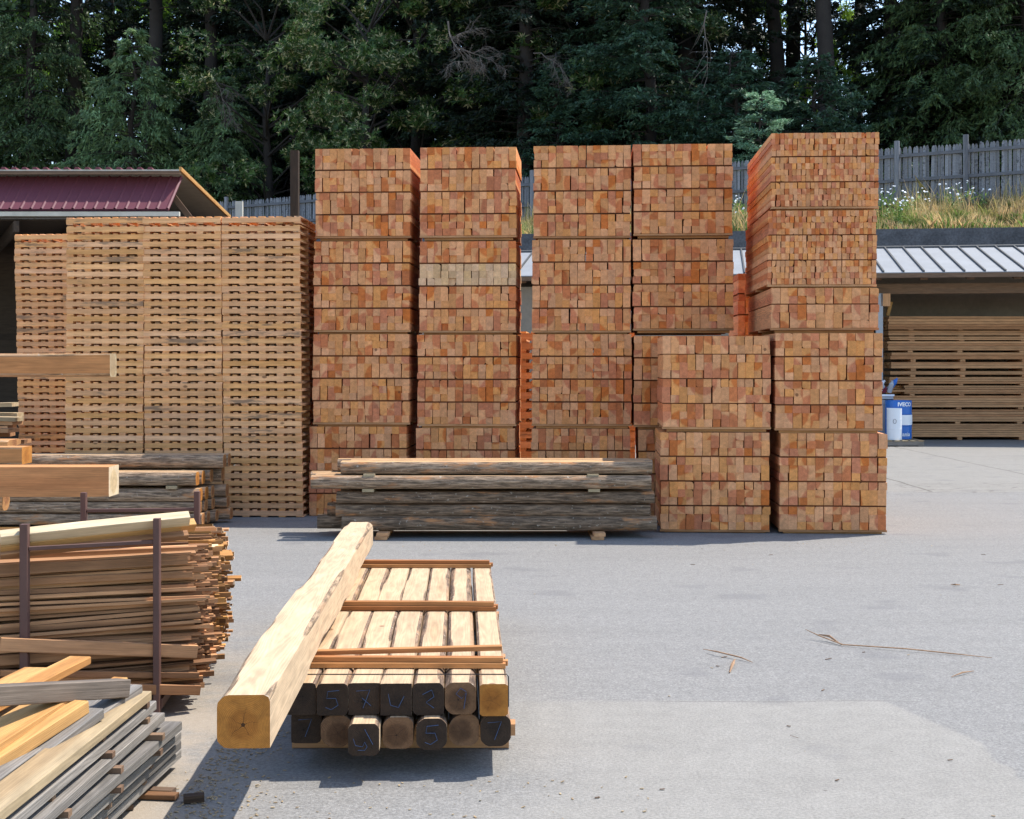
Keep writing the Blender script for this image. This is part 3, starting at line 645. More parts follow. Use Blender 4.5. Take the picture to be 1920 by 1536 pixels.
# ================================================================== stickered grey boards, lower left
def grey_stack():
    d = Vector((.030, 1, 0)).normalized(); Rg = random.Random(9)
    layers = [ # z_top, x right edge at the far end, far end depth, material
(.445, -1.50, 5.78, M_PALEB), (.385, -1.50, 5.86, M_GREYB), (.325, -1.475, 5.90, M_GREYB), (.262, -1.425, 6.0, M_GREYB), (.200, -1.447, 6.08, M_GREYB), (.140, -1.464, 6.15, M_GREYB), (.08, -1.48, 6.22, M_GREYB)]
    names = ['topmost', 'second', 'third', 'fourth', 'fifth', 'sixth', 'lowest']
    for li, (z, xr, ye, mt) in enumerate(layers):
        x = xr
        for k in range(5):
            wd = [.115, .14, .14, .15, .15][k] if li else [.13, .15, .16, .15, .15][k]
            th = .038; yy = ye + (0 if k == 0 else Rg.uniform(-.1, .05)); L = 3.2
            if li == 0 and k == 1: mt2 = M_GREYB
            else: mt2 = mt
            zz = z - th / 2 - (.0 if k == 0 else Rg.uniform(0, .003))
            p1 = Vector((x - wd / 2, yy, zz)); p0 = p1 - Vector((.036 if li < 3 else .06, 1, 0)).normalized() * L
            M, LL = frame(p0, p1); m = MB(); m.board(M, LL, wd - .004, th, ch=.003, seg=3, bow=Rg.gauss(0, .001))
            m.build('grey_board', mt2, label='weathered board in the %s layer of the lower left stack, %s' % (names[li], ['at the right edge', 'second from the right edge', 'third from the right edge', 'fourth from the right edge', 'far left'][k]),
                    cat='board', group='weathered boards in the lower left stack')
            x -= wd + Rg.uniform(.002, .01)
        if li < 6:
            zn = layers[li + 1][0]
            for j, yy in enumerate((5.72, 5.22, 4.72, 4.2)):
                yy += Rg.uniform(-.02, .02); xr2 = max(xr, layers[li + 1][1]) - .052 * (layers[li][2] - yy)
                m = MB(); m.box(xr - .75, xr2 + Rg.uniform(-.02, .012), yy - .02, yy + .02, zn + .0005, z - .038 - .0005, ch=.001)
                m.build('spacer_stick', M_SPACER, label='spacer stick under the %s layer of the lower left stack, %s' % (names[li], ['farthest', 'second farthest', 'third farthest', 'nearest'][j]), cat='spacer', group='spacer sticks in the lower left stack')
    for yy, nm in ((5.6, 'far'), (4.5, 'near')):
        m = MB(); m.box(-2.1, -1.56, yy, yy + .09, .002, .040, ch=.003); m.build('dunnage_block', M_OLDW, label='%s dark bearer under the lower left board stack' % nm, cat='dunnage')
    # timbers thrown on top
    def tim(a, Ya, b_, Yb, wd, th, mt, lb, nm='plank', up=(0, 0, 1)):
        M, L = frame(W(*a, Ya), W(*b_, Yb), up); m = MB(); m.board(M, L, wd, th, ch=.004, seg=3); m.build(nm, mt, label=lb, cat='plank', group='planks thrown on the lower left stack')
    tim((-140, 1575), 4.3, (249, 1291), 5.75, .085, .035, M_GREYB, 'grey plank ending just right of the grey beam tip')
    tim((-140, 1580), 4.25, (179, 1337), 5.3, .07, .04, M_GREYB, 'grey plank beside the orange planks on the lower left stack')
    tim((-150, 1516), 4.35, (150, 1325), 5.25, .075, .05, M_ORANGE, 'thick orange plank at the right of the orange planks')
    tim((-120, 1375), 4.9, (150, 1238), 6.1, .10, .035, M_ORANGE, 'orange plank leaning up to the right behind the grey beam')
    tim((-160, 1372), 4.9, (66, 1260), 5.9, .10, .04, M_ORANGE, 'orange plank at the far left behind the grey beam')
    tim((-150, 1476), 4.4, (96, 1320), 5.25, .15, .05, M_ORANGE, 'broad orange plank underneath the grey beam')
    tim((60, 1370), 5.4, (226, 1278), 6.1, .07, .04, M_ORANGE, 'short orange plank end under the grey beam tip')
    tim((-60, 1307), 4.75, (230, 1290), 5.6, .07, .072, M_OLDT, 'rough grey beam lying across the planks at lower left', 'grey_beam')
grey_stack()

# ================================================================== beams on the left carried by an off-frame rack
def side_beams():
    for nm, z in (('steel_arm_rack', 0),):
        for x in (-5.2, -6.4):
            root = empty(nm, (x, 10.3, 0), label='steel arm rack left of the picture carrying long beams, %s post' % ('near' if x > -6 else 'far'), cat='rack')
            m = MB(); m.box(-.06, .06, .9, 1.02, 0, 2.3, ax='z'); m.build('post', M_STEEL, root)
            for zz in (.80, 1.68):
                m = MB(); m.box(-.04, .04, -.5, .9, zz - .04, zz + .04 - .001, ax='y'); m.build('arm', M_STEEL, root)
            m = MB(); m.box(-.1, .1, -.6, 1.3, .002, .1, ax='y'); m.build('foot', M_STEEL, root)
    def bm(yt, yb, xe, Y, dep, lb, Rw=.3, seed=1, mats=(M_BEAM, M_FRESHEND)):
        zt, zb = W(0, yt, Y).z, W(0, yb, Y).z; X1 = W(xe, 0, Y).x
        polebeam('sawn_beam', (X1 - 4, Y + dep / 2, (zt + zb) / 2), (X1, Y + dep / 2, (zt + zb) / 2), dep, zt - zb, Rw, list(mats), lb, 'beam', 'long beams entering from the left', seed=seed, nseg=50, nang=40, wob=.05)
    bm(663, 707, 206, 10.0, .17, 'orange sawn beam entering from the left edge at eye level', .108, 3, (M_BEAM, M_PALEB))
    bm(876, 932, 204, 9.4, .24, 'thick reddish sawn beam entering from the left edge above the rack', .16, 8, (M_BEAMR, M_CREAM))
    bm(839, 871, 41, 10.4, .22, 'short orange beam end peeping above the thick beam at the left edge', .3, 9)
    bm(826, 838, 14, 10.9, .3, 'small dark beam end highest of the low left beams', .3, 10, (M_BEAM, M_POLEEND))
    polebeam('log_end', (-5.6, 10.6, .78), (W(2, 0, 10.5).x, 10.6, .78), .19, .17, .085, [M_BEAM, M_POLEEND], 'round log end cut off by the left edge below the thick beam', 'log', seed=4, wane=4)
side_beams()
def far_scrap():
    Rs = random.Random(5)
    for k in range(16):
        z = .2 + k * .075; a = Vector((-9.5, 17.4 + Rs.uniform(-.3, .3), z + Rs.gauss(0, .05))); b_ = Vector((W(Rs.uniform(8, 36), 0, 17.2).x, 17.2 + Rs.uniform(-.2, .5), z + Rs.gauss(0, .05)))
        M, L = frame(a, b_); m = MB(); m.board(M, L, .3, .05, seg=2); m.build('scrap_board', M_PALEB if k > 12 else M_STICK, label='loose board in the heap at the left edge beside the pallets, %s from the bottom' % nth(k + 1), cat='board', group='loose boards heaped at the left edge')
far_scrap()

# ================================================================== loose debris
def debris():
    Rd = random.Random(21); m = MB()
    for k in range(1100):
        if k < 800: x, y = -1.38 + abs(Rd.gauss(0, .16)), Rd.uniform(4.9, 6.9)
        elif k < 960: x, y = Rd.uniform(-1.5, .6), Rd.uniform(5., 6.1)
        elif k < 1060: x, y = Rd.uniform(-2.1, 4.3), 14.2 - abs(Rd.gauss(0, .35))
        else: x, y = Rd.uniform(-1.5, 6), Rd.uniform(5, 14)
        s = Rd.uniform(.002, .008); T = Matrix.Translation((x, y, .003 + s * .1)) @ Matrix.Rotation(Rd.uniform(0, 6.28), 4, 'Z') @ Matrix.Rotation(Rd.gauss(0, .2), 4, 'Y')
        m.board(T, s * 2.2, s, s * .3)
    m.build('wood_chips', M_PALEB, label='scattered pale sawdust chips on the asphalt', cat='wood chips', kind='stuff')
    def strip(pts, wd, lb, mt=M_BARKS, th=.006):
        P = [Vector((W(px, py, gY(py)).x, gY(py), .006 + z)) for px, py, z in pts]; m = MB(); m.tube(P, [wd * .6 * (1 if 0 < i < len(P) - 1 else .35) for i in range(len(P))], 5); m.build('bark_strip', mt, label=lb, cat='bark strip')
    strip([(1510, 1196, .05), (1535, 1202, .03), (1580, 1212, .005), (1700, 1222, .012), (1780, 1228, .004), (1860, 1236, .002)], .007, 'long thin curved bark strip on the asphalt at right')
    strip([(1535, 1200, .03), (1555, 1203, .03), (1578, 1211, .0)], .014, 'pale curl of bark at the tip of the long strip')
    strip([(1318, 1222, .01), (1345, 1230, .02), (1390, 1238, .01), (1411, 1244, .0)], .008, 'short twisted bark strip left of the long one')
    strip([(1378, 1238, .0), (1374, 1250, .01), (1368, 1263, .0)], .017, 'broad reddish bark flake under the short strip')
    strip([(1784, 1271, .0), (1805, 1266, .01), (1826, 1260, .0)], .008, 'small bark piece right of the concrete corner')
    strip([(1783, 1097, .0), (1792, 1100, .01), (1800, 1098, .0)], .012, 'tiny bark curl far out on the asphalt')
    strip([(1481, 1381, .0), (1497, 1386, .0)], .005, 'small dark splinter on the concrete pad', M_OLDW)
    def piece(a, b_, wd, th, mt, lb):
        pa = Vector((W(a[0], 0, gY(a[1])).x, gY(a[1]), th / 2 + .002)); pb = Vector((W(b_[0], 0, gY(b_[1])).x, gY(b_[1]), th / 2 + .004)); M, L = frame(pa, pb); m = MB(); m.board(M, L, wd, th, ch=.003); m.build('wood_offcut', mt, label=lb, cat='offcut', group='offcuts on the ground')
    piece((238, 1496), (332, 1500), .05, .022, M_STICK, 'brown split offcut on the ground right of the grey boards')
    piece((258, 1486), (326, 1490), .05, .02, M_OLDW, 'grey brown offcut behind the split one on the ground')
    piece((344, 1506), (383, 1503), .045, .03, M_DARKEND, 'blackened block lying at the edge of the shadow')
    piece((210, 1522), (250, 1518), .04, .02, M_OLDW, 'small chip of plank at the bottom edge near the grey boards')
    for i in range(14):
        x = Rd.uniform(1010, 1900); y = Rd.uniform(1040, 1500)
        piece((x, y), (x + Rd.uniform(4, 12), y + Rd.uniform(-2, 2)), .008, .004, M_OLDW, 'tiny splinter scattered on the open asphalt')
debris()

# ================================================================== open shed on the right
def right_shed():
    yaw = R(-8); O = Vector((9.22, 32.4, 0)); root = empty('lumber_shed', O, yaw, label='open fronted lumber shed with pale standing seam roof on the right', cat='shed')
    xa, xb, ze, zr, dp = -12.5, 13., 4.03, 4.83, 3.3; sl = (zr - ze) / dp
    m = MB()
    def slab(x0, x1, y0, y1, z0, th):
        a = z0 + 0; p = [(x0, y0, ze + y0 * sl), (x1, y0, ze + y0 * sl), (x1, y1, ze + y1 * sl), (x0, y1, ze + y1 * sl)]
        b0 = len(m.V); m.V += [Vector(q) + Vector((0, 0, z0)) for q in p] + [Vector(q) + Vector((0, 0, z0 - th)) for q in p]
        for f in ((0, 1, 2, 3), (7, 6, 5, 4), (0, 4, 5, 1), (1, 5, 6, 2), (2, 6, 7, 3), (3, 7, 4, 0)): m.face(tuple(b0 + i for i in f))
    slab(xa, xb, -.25, dp, 0, .03); rf = m.build('roof', M_WHITEMET, root)
    m = MB(); x = xa + .1
    while x < xb: slab(x, x + .035, -.25, dp, .045, .044); x += .455
    slab(xa, xb, dp - .08, dp + .02, .05, .04); m.build('seam', M_SEAM, rf)
    m = MB(); m.box(xa, xb, -.27, -.22, ze - .19, ze - .08); m.build('fascia', M_OLDW, root)
    m = MB(); m.box(xa, xb, .55, .75, ze - .52, ze - .28); m.build('header_beam', M_OLDW, root)
    m = MB(); x = xa + .3
    while x < xb:
        T = Matrix.Translation((x, dp / 2 - .1, ze + (dp / 2 - .1) * sl - .13)) @ Matrix.Rotation(math.atan(sl), 4, 'X') @ Matrix.Rotation(R(90), 4, 'Z'); m.board(T, dp - .1, .17, .19); x += 1.05
    m.build('rafters', M_OLDW, root)
    m = MB(); m.box(xa, xb, dp - .1, dp + .1, 0, zr - .05); m.build('back_wall', M_CONCI, root)
    m = MB(); m.box(xa, -1.35, .3, .5, 0, ze - .3); m.build('block_wall', M_CONCI, root)
    m = MB(); m.box(-.66, -.50, .3, .42, 0, ze - .52, ax='z'); m.build('post', M_GREYP, root)
    m = MB(); m.box(5.8, 5.95, .55, .7, 0, ze - .52, ax='z'); m.build('post', M_OLDW, root)
    m = MB(); m.box(-.55, -.33, .3, .62, ze - .82, ze - .525, ax='z'); m.build('bracket', M_SHEDB, root)
    # stored boards
    rows = [(593, 618, 5, 0), (619.5, 629, 2, .12), (631, 638, 2, 0), (640, 657.5, 4, 0), (661, 674, 2, 0), (679, 691, 2, -.02), (696, 703, 1, 0), (707, 720, 3, .03), (723, 739, 4, .03), (742, 764, 5, .03), (768, 791, 5, .05), (795, 820, 6, .05)]
    Y = 33.5; nb = len(rows)
    for k, (a, b_, n, off) in enumerate(rows):
        z1, z0 = W(0, a, Y).z, W(0, b_, Y).z; x0 = W(1664, 0, Y).x + random.uniform(-.04, .08); L = 7.5
        lab = 'stickered bundle of long boards in the right shed, %s' % ('topmost' if k == 0 else 'lowest' if k == nb - 1 else nth(k + 1) + ' from the top')
        r2 = empty('board_bundle', (x0, Y, z0), 0, label=lab, cat='board bundle', group='board bundles in the shed')
        th = (z1 - z0) / n
        for j in range(n):
            m = MB()
            for q in range(4): m.box(random.uniform(0, .05) + (.35 if random.random() < .1 else 0), L, .02 + off + q * .27 + random.uniform(0, .012), off + q * .27 + .27, j * th + .004, (j + 1) * th - .003)
            m.build('board_layer', M_SHEDB, r2)
        zn = W(0, rows[k + 1][0], Y).z - z0 if k < nb - 1 else -z0 + .003
        for xx in (.5, 1.7, 3.2, 5.2):
            m = MB(); m.box(xx, xx + .12, off + .02, off + 1.0, zn + .002, .0, ax='y'); m.build('spacer', M_SHEDB, r2)
    m = MB(); M, L = frame(W(1664, 592, 33.9), W(1671, 566, 33.9)); m.board(M, L, .05, .08); m.build('prop_stick', M_ORANGE, label='orange stick standing on the stored boards beside the post', cat='stick')
right_shed()

# ================================================================== drums and bin
def text_on(txt, size, R0, ang, z, parent, mat, cyl_loc, name='lettering', bold=.0):
    cu = bpy.data.curves.new(name, 'FONT'); cu.body = txt; cu.size = size; cu.align_x = 'CENTER'; cu.offset = bold; cu.extrude = 0; cu.resolution_u = 4
    o = bpy.data.objects.new(name, cu); C.objects.link(o); bpy.context.view_layer.update()
    me = bpy.data.meshes.new_from_object(o.evaluated_get(bpy.context.evaluated_depsgraph_get())); bpy.data.objects.remove(o)
    for v in me.vertices:
        a = ang + v.co.x / R0; y = v.co.y; v.co = ((R0 + .003) * math.sin(a), -(R0 + .003) * math.cos(a), z + y)
    me.materials.clear(); me.materials.append(mat); p = bpy.data.objects.new(name, me); C.objects.link(p); p.parent = parent; return p
def drums():
    Y = 31.2; s = Y / F; zp = .14
    root = empty('wooden_pallet', (W(1640, 0, Y).x, Y - .35, .003), 0, label='grey wooden pallet carrying the drums beside the right stack', cat='pallet')
    Wp = (1724 - 1640) * s
    for yy in (0, .45, .9):
        m = MB(); m.box(0, Wp, yy, yy + .05, .02, .115); m.build('stringer', M_GREYB, root)
    m = MB()
    for i in range(6): m.box(i * (Wp - .12) / 5, i * (Wp - .12) / 5 + .12, -.01, .96, .1155, .135, ax='y')
    m.build('top_deck', M_PALEB, root)
    m = MB()
    for i in range(3): m.box(i * (Wp - .12) / 2, i * (Wp - .12) / 2 + .12, -.0, .95, .0, .0195, ax='y')
    m.build('bottom_deck', M_GREYB, root)
    def drum(x, y, r, h, body, lb, name='oil_drum'):
        root = empty(name, (x, y, zp), 0, label=lb, cat='drum')
        pr = [(r * .97, 0), (r, .01), (r, h * .33), (r * 1.025, h * .345), (r, h * .36), (r, h * .64), (r * 1.025, h * .655), (r, h * .67), (r, h - .01), (r * 1.015, h), (r * .97, h), (r * .96, h - .012)]
        m = MB(); m.lathe(Matrix(), pr, 40); m.build('drum_body', body, root, smooth=False); return root
    h = (828 - 755) * s; r = .293; d = drum(W(1684.5, 0, Y + .3).x, Y + .30, r, h, M_BLUE, 'blue oil drum lettered IVECO standing on the grey pallet')
    # pale label panel
    def panel(r0, a0, a1, z0, z1, mat, nm):
        m = MB(); n = 12
        for i in range(n):
            a, b_ = a0 + (a1 - a0) * i / n, a0 + (a1 - a0) * (i + 1) / n; f = lambda t, z: (r0 * math.sin(t), -r0 * math.cos(t), z)
            m.quad(f(a, z0), f(b_, z0), f(b_, z1), f(a, z1))
        return m.build(nm, mat, d)
    panel(r + .009, R(-40), R(86), h * .37, h * .63, M_WHITE, 'label_panel')
    text_on('IVECO', .118, r + .005, R(14), h - .125, d, M_WHITE, None, bold=.004)
    text_on('ania', .13, r + .005, R(20), .075, d, M_WHITE, None, bold=.002)
    r2 = .165; d2 = drum(W(1674, 0, Y).x, Y - .12, r2, (827 - 768) * s, M_WHITE, 'white plastic drum standing in front of the blue drum', 'plastic_drum')
    m = MB(); m.tube([(r2 * 1.02 * math.sin(a) + 0, -r2 * 1.03 * math.cos(a), .42 + .05 * q) for a, q in ((R(-12 + 12 * math.cos(t)), math.sin(t)) for t in [i * .6283 for i in range(11)])], .004, 4); m.build('warning_label', M_BLACK, d2)
    # bin of refuse behind
    root = empty('refuse_bin', (W(1668, 0, Y).x, Y + .85, .0), 0, label='grey bin heaped with bottles and rags behind the blue drum', cat='bin')
    m = MB(); M0 = Matrix(); z1 = W(0, 740, Y + .85).z; hw = .25
    for (x0, x1, y0, y1) in ((-hw, hw, -hw, -hw + .03), (-hw, hw, hw - .03, hw), (-hw, -hw + .03, -hw + .031, hw - .031), (hw - .03, hw, -hw + .031, hw - .031)): m.box(x0, x1, y0, y1, .0, z1, ax='z')
    m.box(-hw - .0, hw, -hw + .0, hw, z1 - .12, z1 - .1)
    m.build('bin_body', M_GREYP, root)
    m = MB(); m.box(-hw - .02, hw + .02, -hw - .02, -hw + .0, z1 - .03, z1 + .01); m.build('rim', M_WHITE, root)
    Rb = random.Random(4); base = Vector((root.location.x, root.location.y, z1))
    for k in range(14):
        p = base + Vector((Rb.uniform(-.22, .26), Rb.uniform(-.27, .05), Rb.uniform(.0, .16))); a = Rb.uniform(-.9, .9); M = Matrix.Translation(p) @ Matrix.Rotation(a, 4, 'Y') @ Matrix.Rotation(Rb.uniform(-.4, .4), 4, 'X')
        m = MB(); m.lathe(M, [(.05, 0), (.056, .03), (.056, .2), (.024, .26), (.024, .29)], 12); mt = Rb.choice([M_WHITE, M_WHITE, M_GREYP, M_BLUE]); m.build('plastic_bottle', mt, label='small discarded bottle in the refuse bin behind the drums', cat='bottle', group='bottles in the bin')
    for k, (dx, dz, mt, lb) in enumerate(((.0, .14, M_MAROON, 'maroon rag heaped on top of the refuse bin'), (-.12, .17, M_GREYP, 'crumpled grey bag on top of the refuse bin'), (-.2, .08, M_WHITE, 'white crumpled paper at the left of the refuse bin'))):
        m = MB(); M = Matrix.Translation(base + Vector((dx, -.05, dz - .04))); n = 12
        prof = [(.01, -.1), (.11, -.06), (.15, 0), (.13, .07), (.07, .13), (.01, .15)]; m.lathe(M, prof, n)
        for i, v in enumerate(m.V): m.V[i] = v + Vector((Rb.gauss(0, .02), Rb.gauss(0, .02), Rb.gauss(0, .015)))
        m.build('crumpled_rag' if k == 0 else 'crumpled_bag', mt, label=lb, cat='refuse')
drums()

# ================================================================== red roofed shed on the left
def left_shed():
    root = empty('red_roofed_shed', (0, 0, 0), label='old open shed with red ribbed metal eave on the left', cat='shed')
    Y = 28.; s = Y / F
    x1 = W(326, 0, Y).x; x0 = -22; zt = W(0, 322, Y).z; zb = W(0, 392, Y).z; dy = .75
    m = MB(); xr = x1; n = 0                                   # ribbed sheet sloping down to the camera
    sp = 19.7 * s; xs_ = []
    while xr > x0:
        xs_ += [(xr, 0), (xr - sp * .12, .035), (xr - sp * .2, .035), (xr - sp * .32, 0)]; xr -= sp
    for (xa, ha), (xb, hb) in zip(xs_, xs_[1:]):
        m.quad((xa, Y + dy, zt + ha * .7), (xb, Y + dy, zt + hb * .7), (xb - .10, Y, zb + hb * .7 - 0), (xa - .10, Y, zb + ha * .7))
    for (xa, ha), (xb, hb) in zip(xs_, xs_[1:]):
        m.quad((xa - .10, Y + .0, zb - .03), (xb - .10, Y + .0, zb - .03), (xb, Y + dy, zt - .03), (xa, Y + dy, zt - .03))
    m.build('red_roof_sheet', M_REDMET, root)
    # main roof falling away behind, with ribs and overhang towards the camera
    yr, zr = Y + .36, 0; ye, ze_ = Y + 7.4, 0
    e0 = W(338, 318, Y + .36); e1 = W(431, 408, Y + 7.0); rx0, rx1 = e0.x, e1.x
    zf = e1.z; sl = (zf - e0.z) / 6.64
    m = MB(); th = .03
    P = [(x0, yr, e0.z), (rx0, yr, e0.z), (rx1, Y + 7, zf), (x0, Y + 7, zf)]
    for f in (0, 1):
        q = [Vector(p) + Vector((0, 0, -th * f)) for p in P]; m.quad(*(q if f == 0 else q[::-1]))
    m.quad(Vector(P[0]) - Vector((0, 0, th)), Vector(P[1]) - Vector((0, 0, th)), P[1], P[0]); m.quad(Vector(P[1]) - Vector((0, 0, th)), Vector(P[2]) - Vector((0, 0, th)), P[2], P[1])
    rf = m.build('main_roof', M_DIRTYW, root)
    m = MB(); x = rx0 - .62
    while x > x0:
        m.quad((x - .06, yr - .01, e0.z + .002), (x + .06, yr - .01, e0.z + .002), (x + .03, yr - .01, e0.z + .05), (x - .03, yr - .01, e0.z + .05))
        m.quad((x - .03, yr - .01, e0.z + .05), (x + .03, yr - .01, e0.z + .05), (x + .03, Y + 6.9, zf + .05), (x - .03, Y + 6.9, zf + .05))
        m.quad((x + .03, yr - .01, e0.z + .05), (x + .06, yr - .01, e0.z), (x + .06, Y + 6.9, zf), (x + .03, Y + 6.9, zf + .05))
        x -= 19.9 * s
    m.build('roof_rib', M_REDMET, rf)
    M, L = frame((rx0, yr, e0.z + .01), (rx1, Y + 7, zf + .01)); m = MB(); m.board(M, L, .05, .09); m.build('rake_trim', M_ORANGE, root)
    m = MB(); m.box(x0, rx0, yr - .03, yr + .02, e0.z - .10, e0.z - .032); m.build('ridge_trim', M_OLDW, root)
    m = MB(); m.box(x0, x1 + .1, Y + .02, Y + .12, zb - .14, zb - .05); m.build('fascia', M_DIRTYW, root)
    # framing below
    m = MB(); x = x1 + .5
    while x > x0:
        T = Matrix.Translation((x - 1.2, Y + 3.2, zb - .35)) @ Matrix.Rotation(R(24), 4, 'Z') @ Matrix.Rotation(R(90), 4, 'Z'); m.board(T, 7, .1, .22); x -= 1.3
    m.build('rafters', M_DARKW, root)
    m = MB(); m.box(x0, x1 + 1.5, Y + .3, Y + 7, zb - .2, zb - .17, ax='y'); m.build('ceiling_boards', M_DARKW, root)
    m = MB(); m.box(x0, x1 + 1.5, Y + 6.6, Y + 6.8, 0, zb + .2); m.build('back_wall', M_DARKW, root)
    m = MB(); m.box(x1 + 1.0, x1 + 1.15, Y + 1.2, Y + 1.3, zb - .1, zb + .3, ax='z'); m.build('gable_post', M_DIRTYW, root)
    M, L = frame(W(328, 372, Y + .9), W(345, 394, Y + .9)); m = MB(); m.board(M, L + .4, .06, .12); m.build('brace', M_OLDW, root)
    for xx in (x1 - .2, x1 - 9):
        m = MB(); m.box(xx, xx + .18, Y + .4, Y + .58, 0, zb - .2, ax='z'); m.build('post', M_OLDW, root)
left_shed()
m = MB(); q = W(553, 0, 30); m.box(q.x - .088, q.x + .088, 29.9, 30.08, 0, W(0, 283, 30).z, ax='z', ch=.01)
m.build('timber_post', M_DARKEND, label='tall dark weathered post between the pallets and the redwood stacks', cat='post')

# ================================================================== retaining wall, bank, fence
a8 = R(-8); wx = Vector((math.cos(a8), math.sin(a8), 0)); wo = Vector((12., 36.2, 0))
def fenceY(X): return 47.47 - .588 * X
def wallY(X): return wo.y + (X - wo.x) * math.tan(a8)
m = MB(); M = Matrix.Translation(wo) @ Matrix.Rotation(a8, 4, 'Z'); m.box(-45, 30, 0, .3, 0, 5.40, M=M)
m.build('retaining_wall', M_CONC, label='dark weathered concrete retaining wall above the right shed roof', cat='wall')
def bank():
    V = []; Q = []; nx = 90; js = [0, .15, .5, 1.0, 1.2, 1.6, 3, 8]
    for i in range(nx + 1):
        X = -60 + 110 * i / nx; y0 = wallY(X) + .29; y1 = max(fenceY(X), y0 + 1)
        for j, t in enumerate(js):
            y = y0 + (y1 - y0) * t if t <= 1 else y1 + (t - 1) * 9
            z = 5.34 + (6.3 - 5.34) * min(t, 1) ** .8 + (t - 1) * .05 * (t > 1) + .08 * math.sin(X * 1.7 + j)
            V.append((X, y, z if j else 5.30))
    n = len(js)
    for i in range(nx):
        for j in range(n - 1): Q.append((i * n + j, (i + 1) * n + j, (i + 1) * n + j + 1, i * n + j + 1))
    return np.array(V), np.array(Q)
V, Q = bank(); npmesh('hillside', V, Q, plain('bank_soil', (.16, .12, .07), .95, .5, 3.), kind='structure')
def bank_z(X, y):
    y0 = wallY(X) + .29; y1 = fenceY(X); t = np.clip((y - y0) / (y1 - y0), 0, 1.2); return 5.34 + .96 * t ** .8
def blades(n, xr, tr, hr, mat, name, lb, wd=.012, lean=.35, cat='grass', kind='stuff', X=None, T=None):
    X = rng.uniform(*xr, n) if X is None else X; T = rng.uniform(*tr, n) if T is None else T
    y0 = wallY(X) + .3; y = y0 + (fenceY(X) - y0) * T; z = bank_z(X, y) - .03
    h = rng.uniform(*hr, n) * (.75 + .25 * np.sin(X * 2.3) + .2 * np.sin(X * 5.1 + T * 9)); a = rng.uniform(0, 6.28, n); le = rng.normal(0, lean, n) * h; b = rng.uniform(0, 6.28, n)
    dx, dy = np.cos(a) * wd, np.sin(a) * wd; lx, ly = np.cos(b) * le, np.sin(b) * le
    V = np.empty((n, 5, 3)); base = np.stack([X, y, z], 1)
    V[:, 0] = base - np.stack([dx, dy, 0 * X], 1); V[:, 1] = base + np.stack([dx, dy, 0 * X], 1)
    mid = base + np.stack([lx * .35, ly * .35, h * .6], 1); V[:, 2] = mid + np.stack([dx, dy, 0 * X], 1) * .8; V[:, 4] = mid - np.stack([dx, dy, 0 * X], 1) * .8
    V[:, 3] = base + np.stack([lx, ly, h], 1)
    return npmesh(name, V.reshape(-1, 3), np.arange(n * 5).reshape(n, 5), mat, label=lb, cat=cat, kind=kind)
blades(36000, (-2, 16.5), (0, 1), (.12, .52), L_GRASS, 'dry_grass', 'dry tan and green grass covering the bank under the fence', lean=.6)
blades(2600, (-2, 16.5), (.15, 1), (.55, 1.15), L_GRASS, 'tall_weeds', 'sparse tall dry straggly weeds standing on the bank before the fence', wd=.009, lean=.3, cat='weeds')
blades(5000, (-2, 16.5), (0, .35), (.15, .4), L_WEED, 'green_weeds', 'low green weeds growing along the top of the retaining wall', wd=.022, lean=.6, cat='weeds')
def flowers():
    Rf = random.Random(8)
    spots = [(1650, .5), (1662, .8), (1676, .35), (1690, .7), (1702, .45), (1770, .8), (1785, .5), (1798, .75), (1832, .85), (1383, .4), (1388, .7), (1393, .3), (1682, .15), (1715, .6)]
    where = ['hard against the redwood stack', 'at the left post of the right fence', 'just right of the redwood stack', 'below the left fence post', 'right of the left fence post',
             'midway along the bank', 'left of the taller fence post', 'below the taller fence post', 'right of the taller fence post', 'in the gap left of the tallest stack, lowest',
             'in the gap left of the tallest stack, highest', 'in the gap touching the tallest stack', 'low above the retaining wall', 'in the tall grass between the fence posts']
    for (px, t), wh in zip(spots, where):
        q = (px - 960) / F; y0 = (wo.y - wo.x * math.tan(a8)) / (1 - q * math.tan(a8)) + .3; y1 = 47.47 / (1 + .588 * q); y = y0 + (y1 - y0) * t; X = q * y; z = float(bank_z(X, y))
        root = empty('wildflower', (X, y, z - .03), 0, label='white umbel wildflower ' + wh, cat='wildflower', group='white wildflowers on the bank')
        st = MB(); fl = MB(); lf = MB()
        for k in range(Rf.randint(5, 8)):
            h = Rf.uniform(.45, .95); dx, dy = Rf.gauss(0, .28), Rf.gauss(0, .2); p = [(dx * .2, dy * .2, 0), (dx * .7, dy * .7, h * .5), (dx, dy, h)]; st.tube(p, .006, 4)
            c = Vector(p[-1]); r = Rf.uniform(.022, .045); ti = Matrix.Rotation(Rf.gauss(.5, .4), 4, 'X') @ Matrix.Rotation(Rf.gauss(0, .4), 4, 'Y')
            fl.lathe(Matrix.Translation(c) @ ti, [(.004, -.02), (r, .0), (r * .7, .012), (.004, .016)], 9)
            for j in range(12):
                b0 = Vector((dx * Rf.random(), dy * Rf.random(), h * Rf.uniform(.0, .8))); d = Vector((Rf.gauss(0, .1), Rf.gauss(0, .1), Rf.uniform(-.02, .12))); lf.quad(b0, b0 + d * .5 + Vector((.02, 0, 0)), b0 + d, b0 + d * .5 - Vector((.02, 0, 0)))
        st.build('stem', L_WEED, root); fl.build('blossom', M_WHITE, root); lf.build('foliage', L_WEED, root)
flowers()
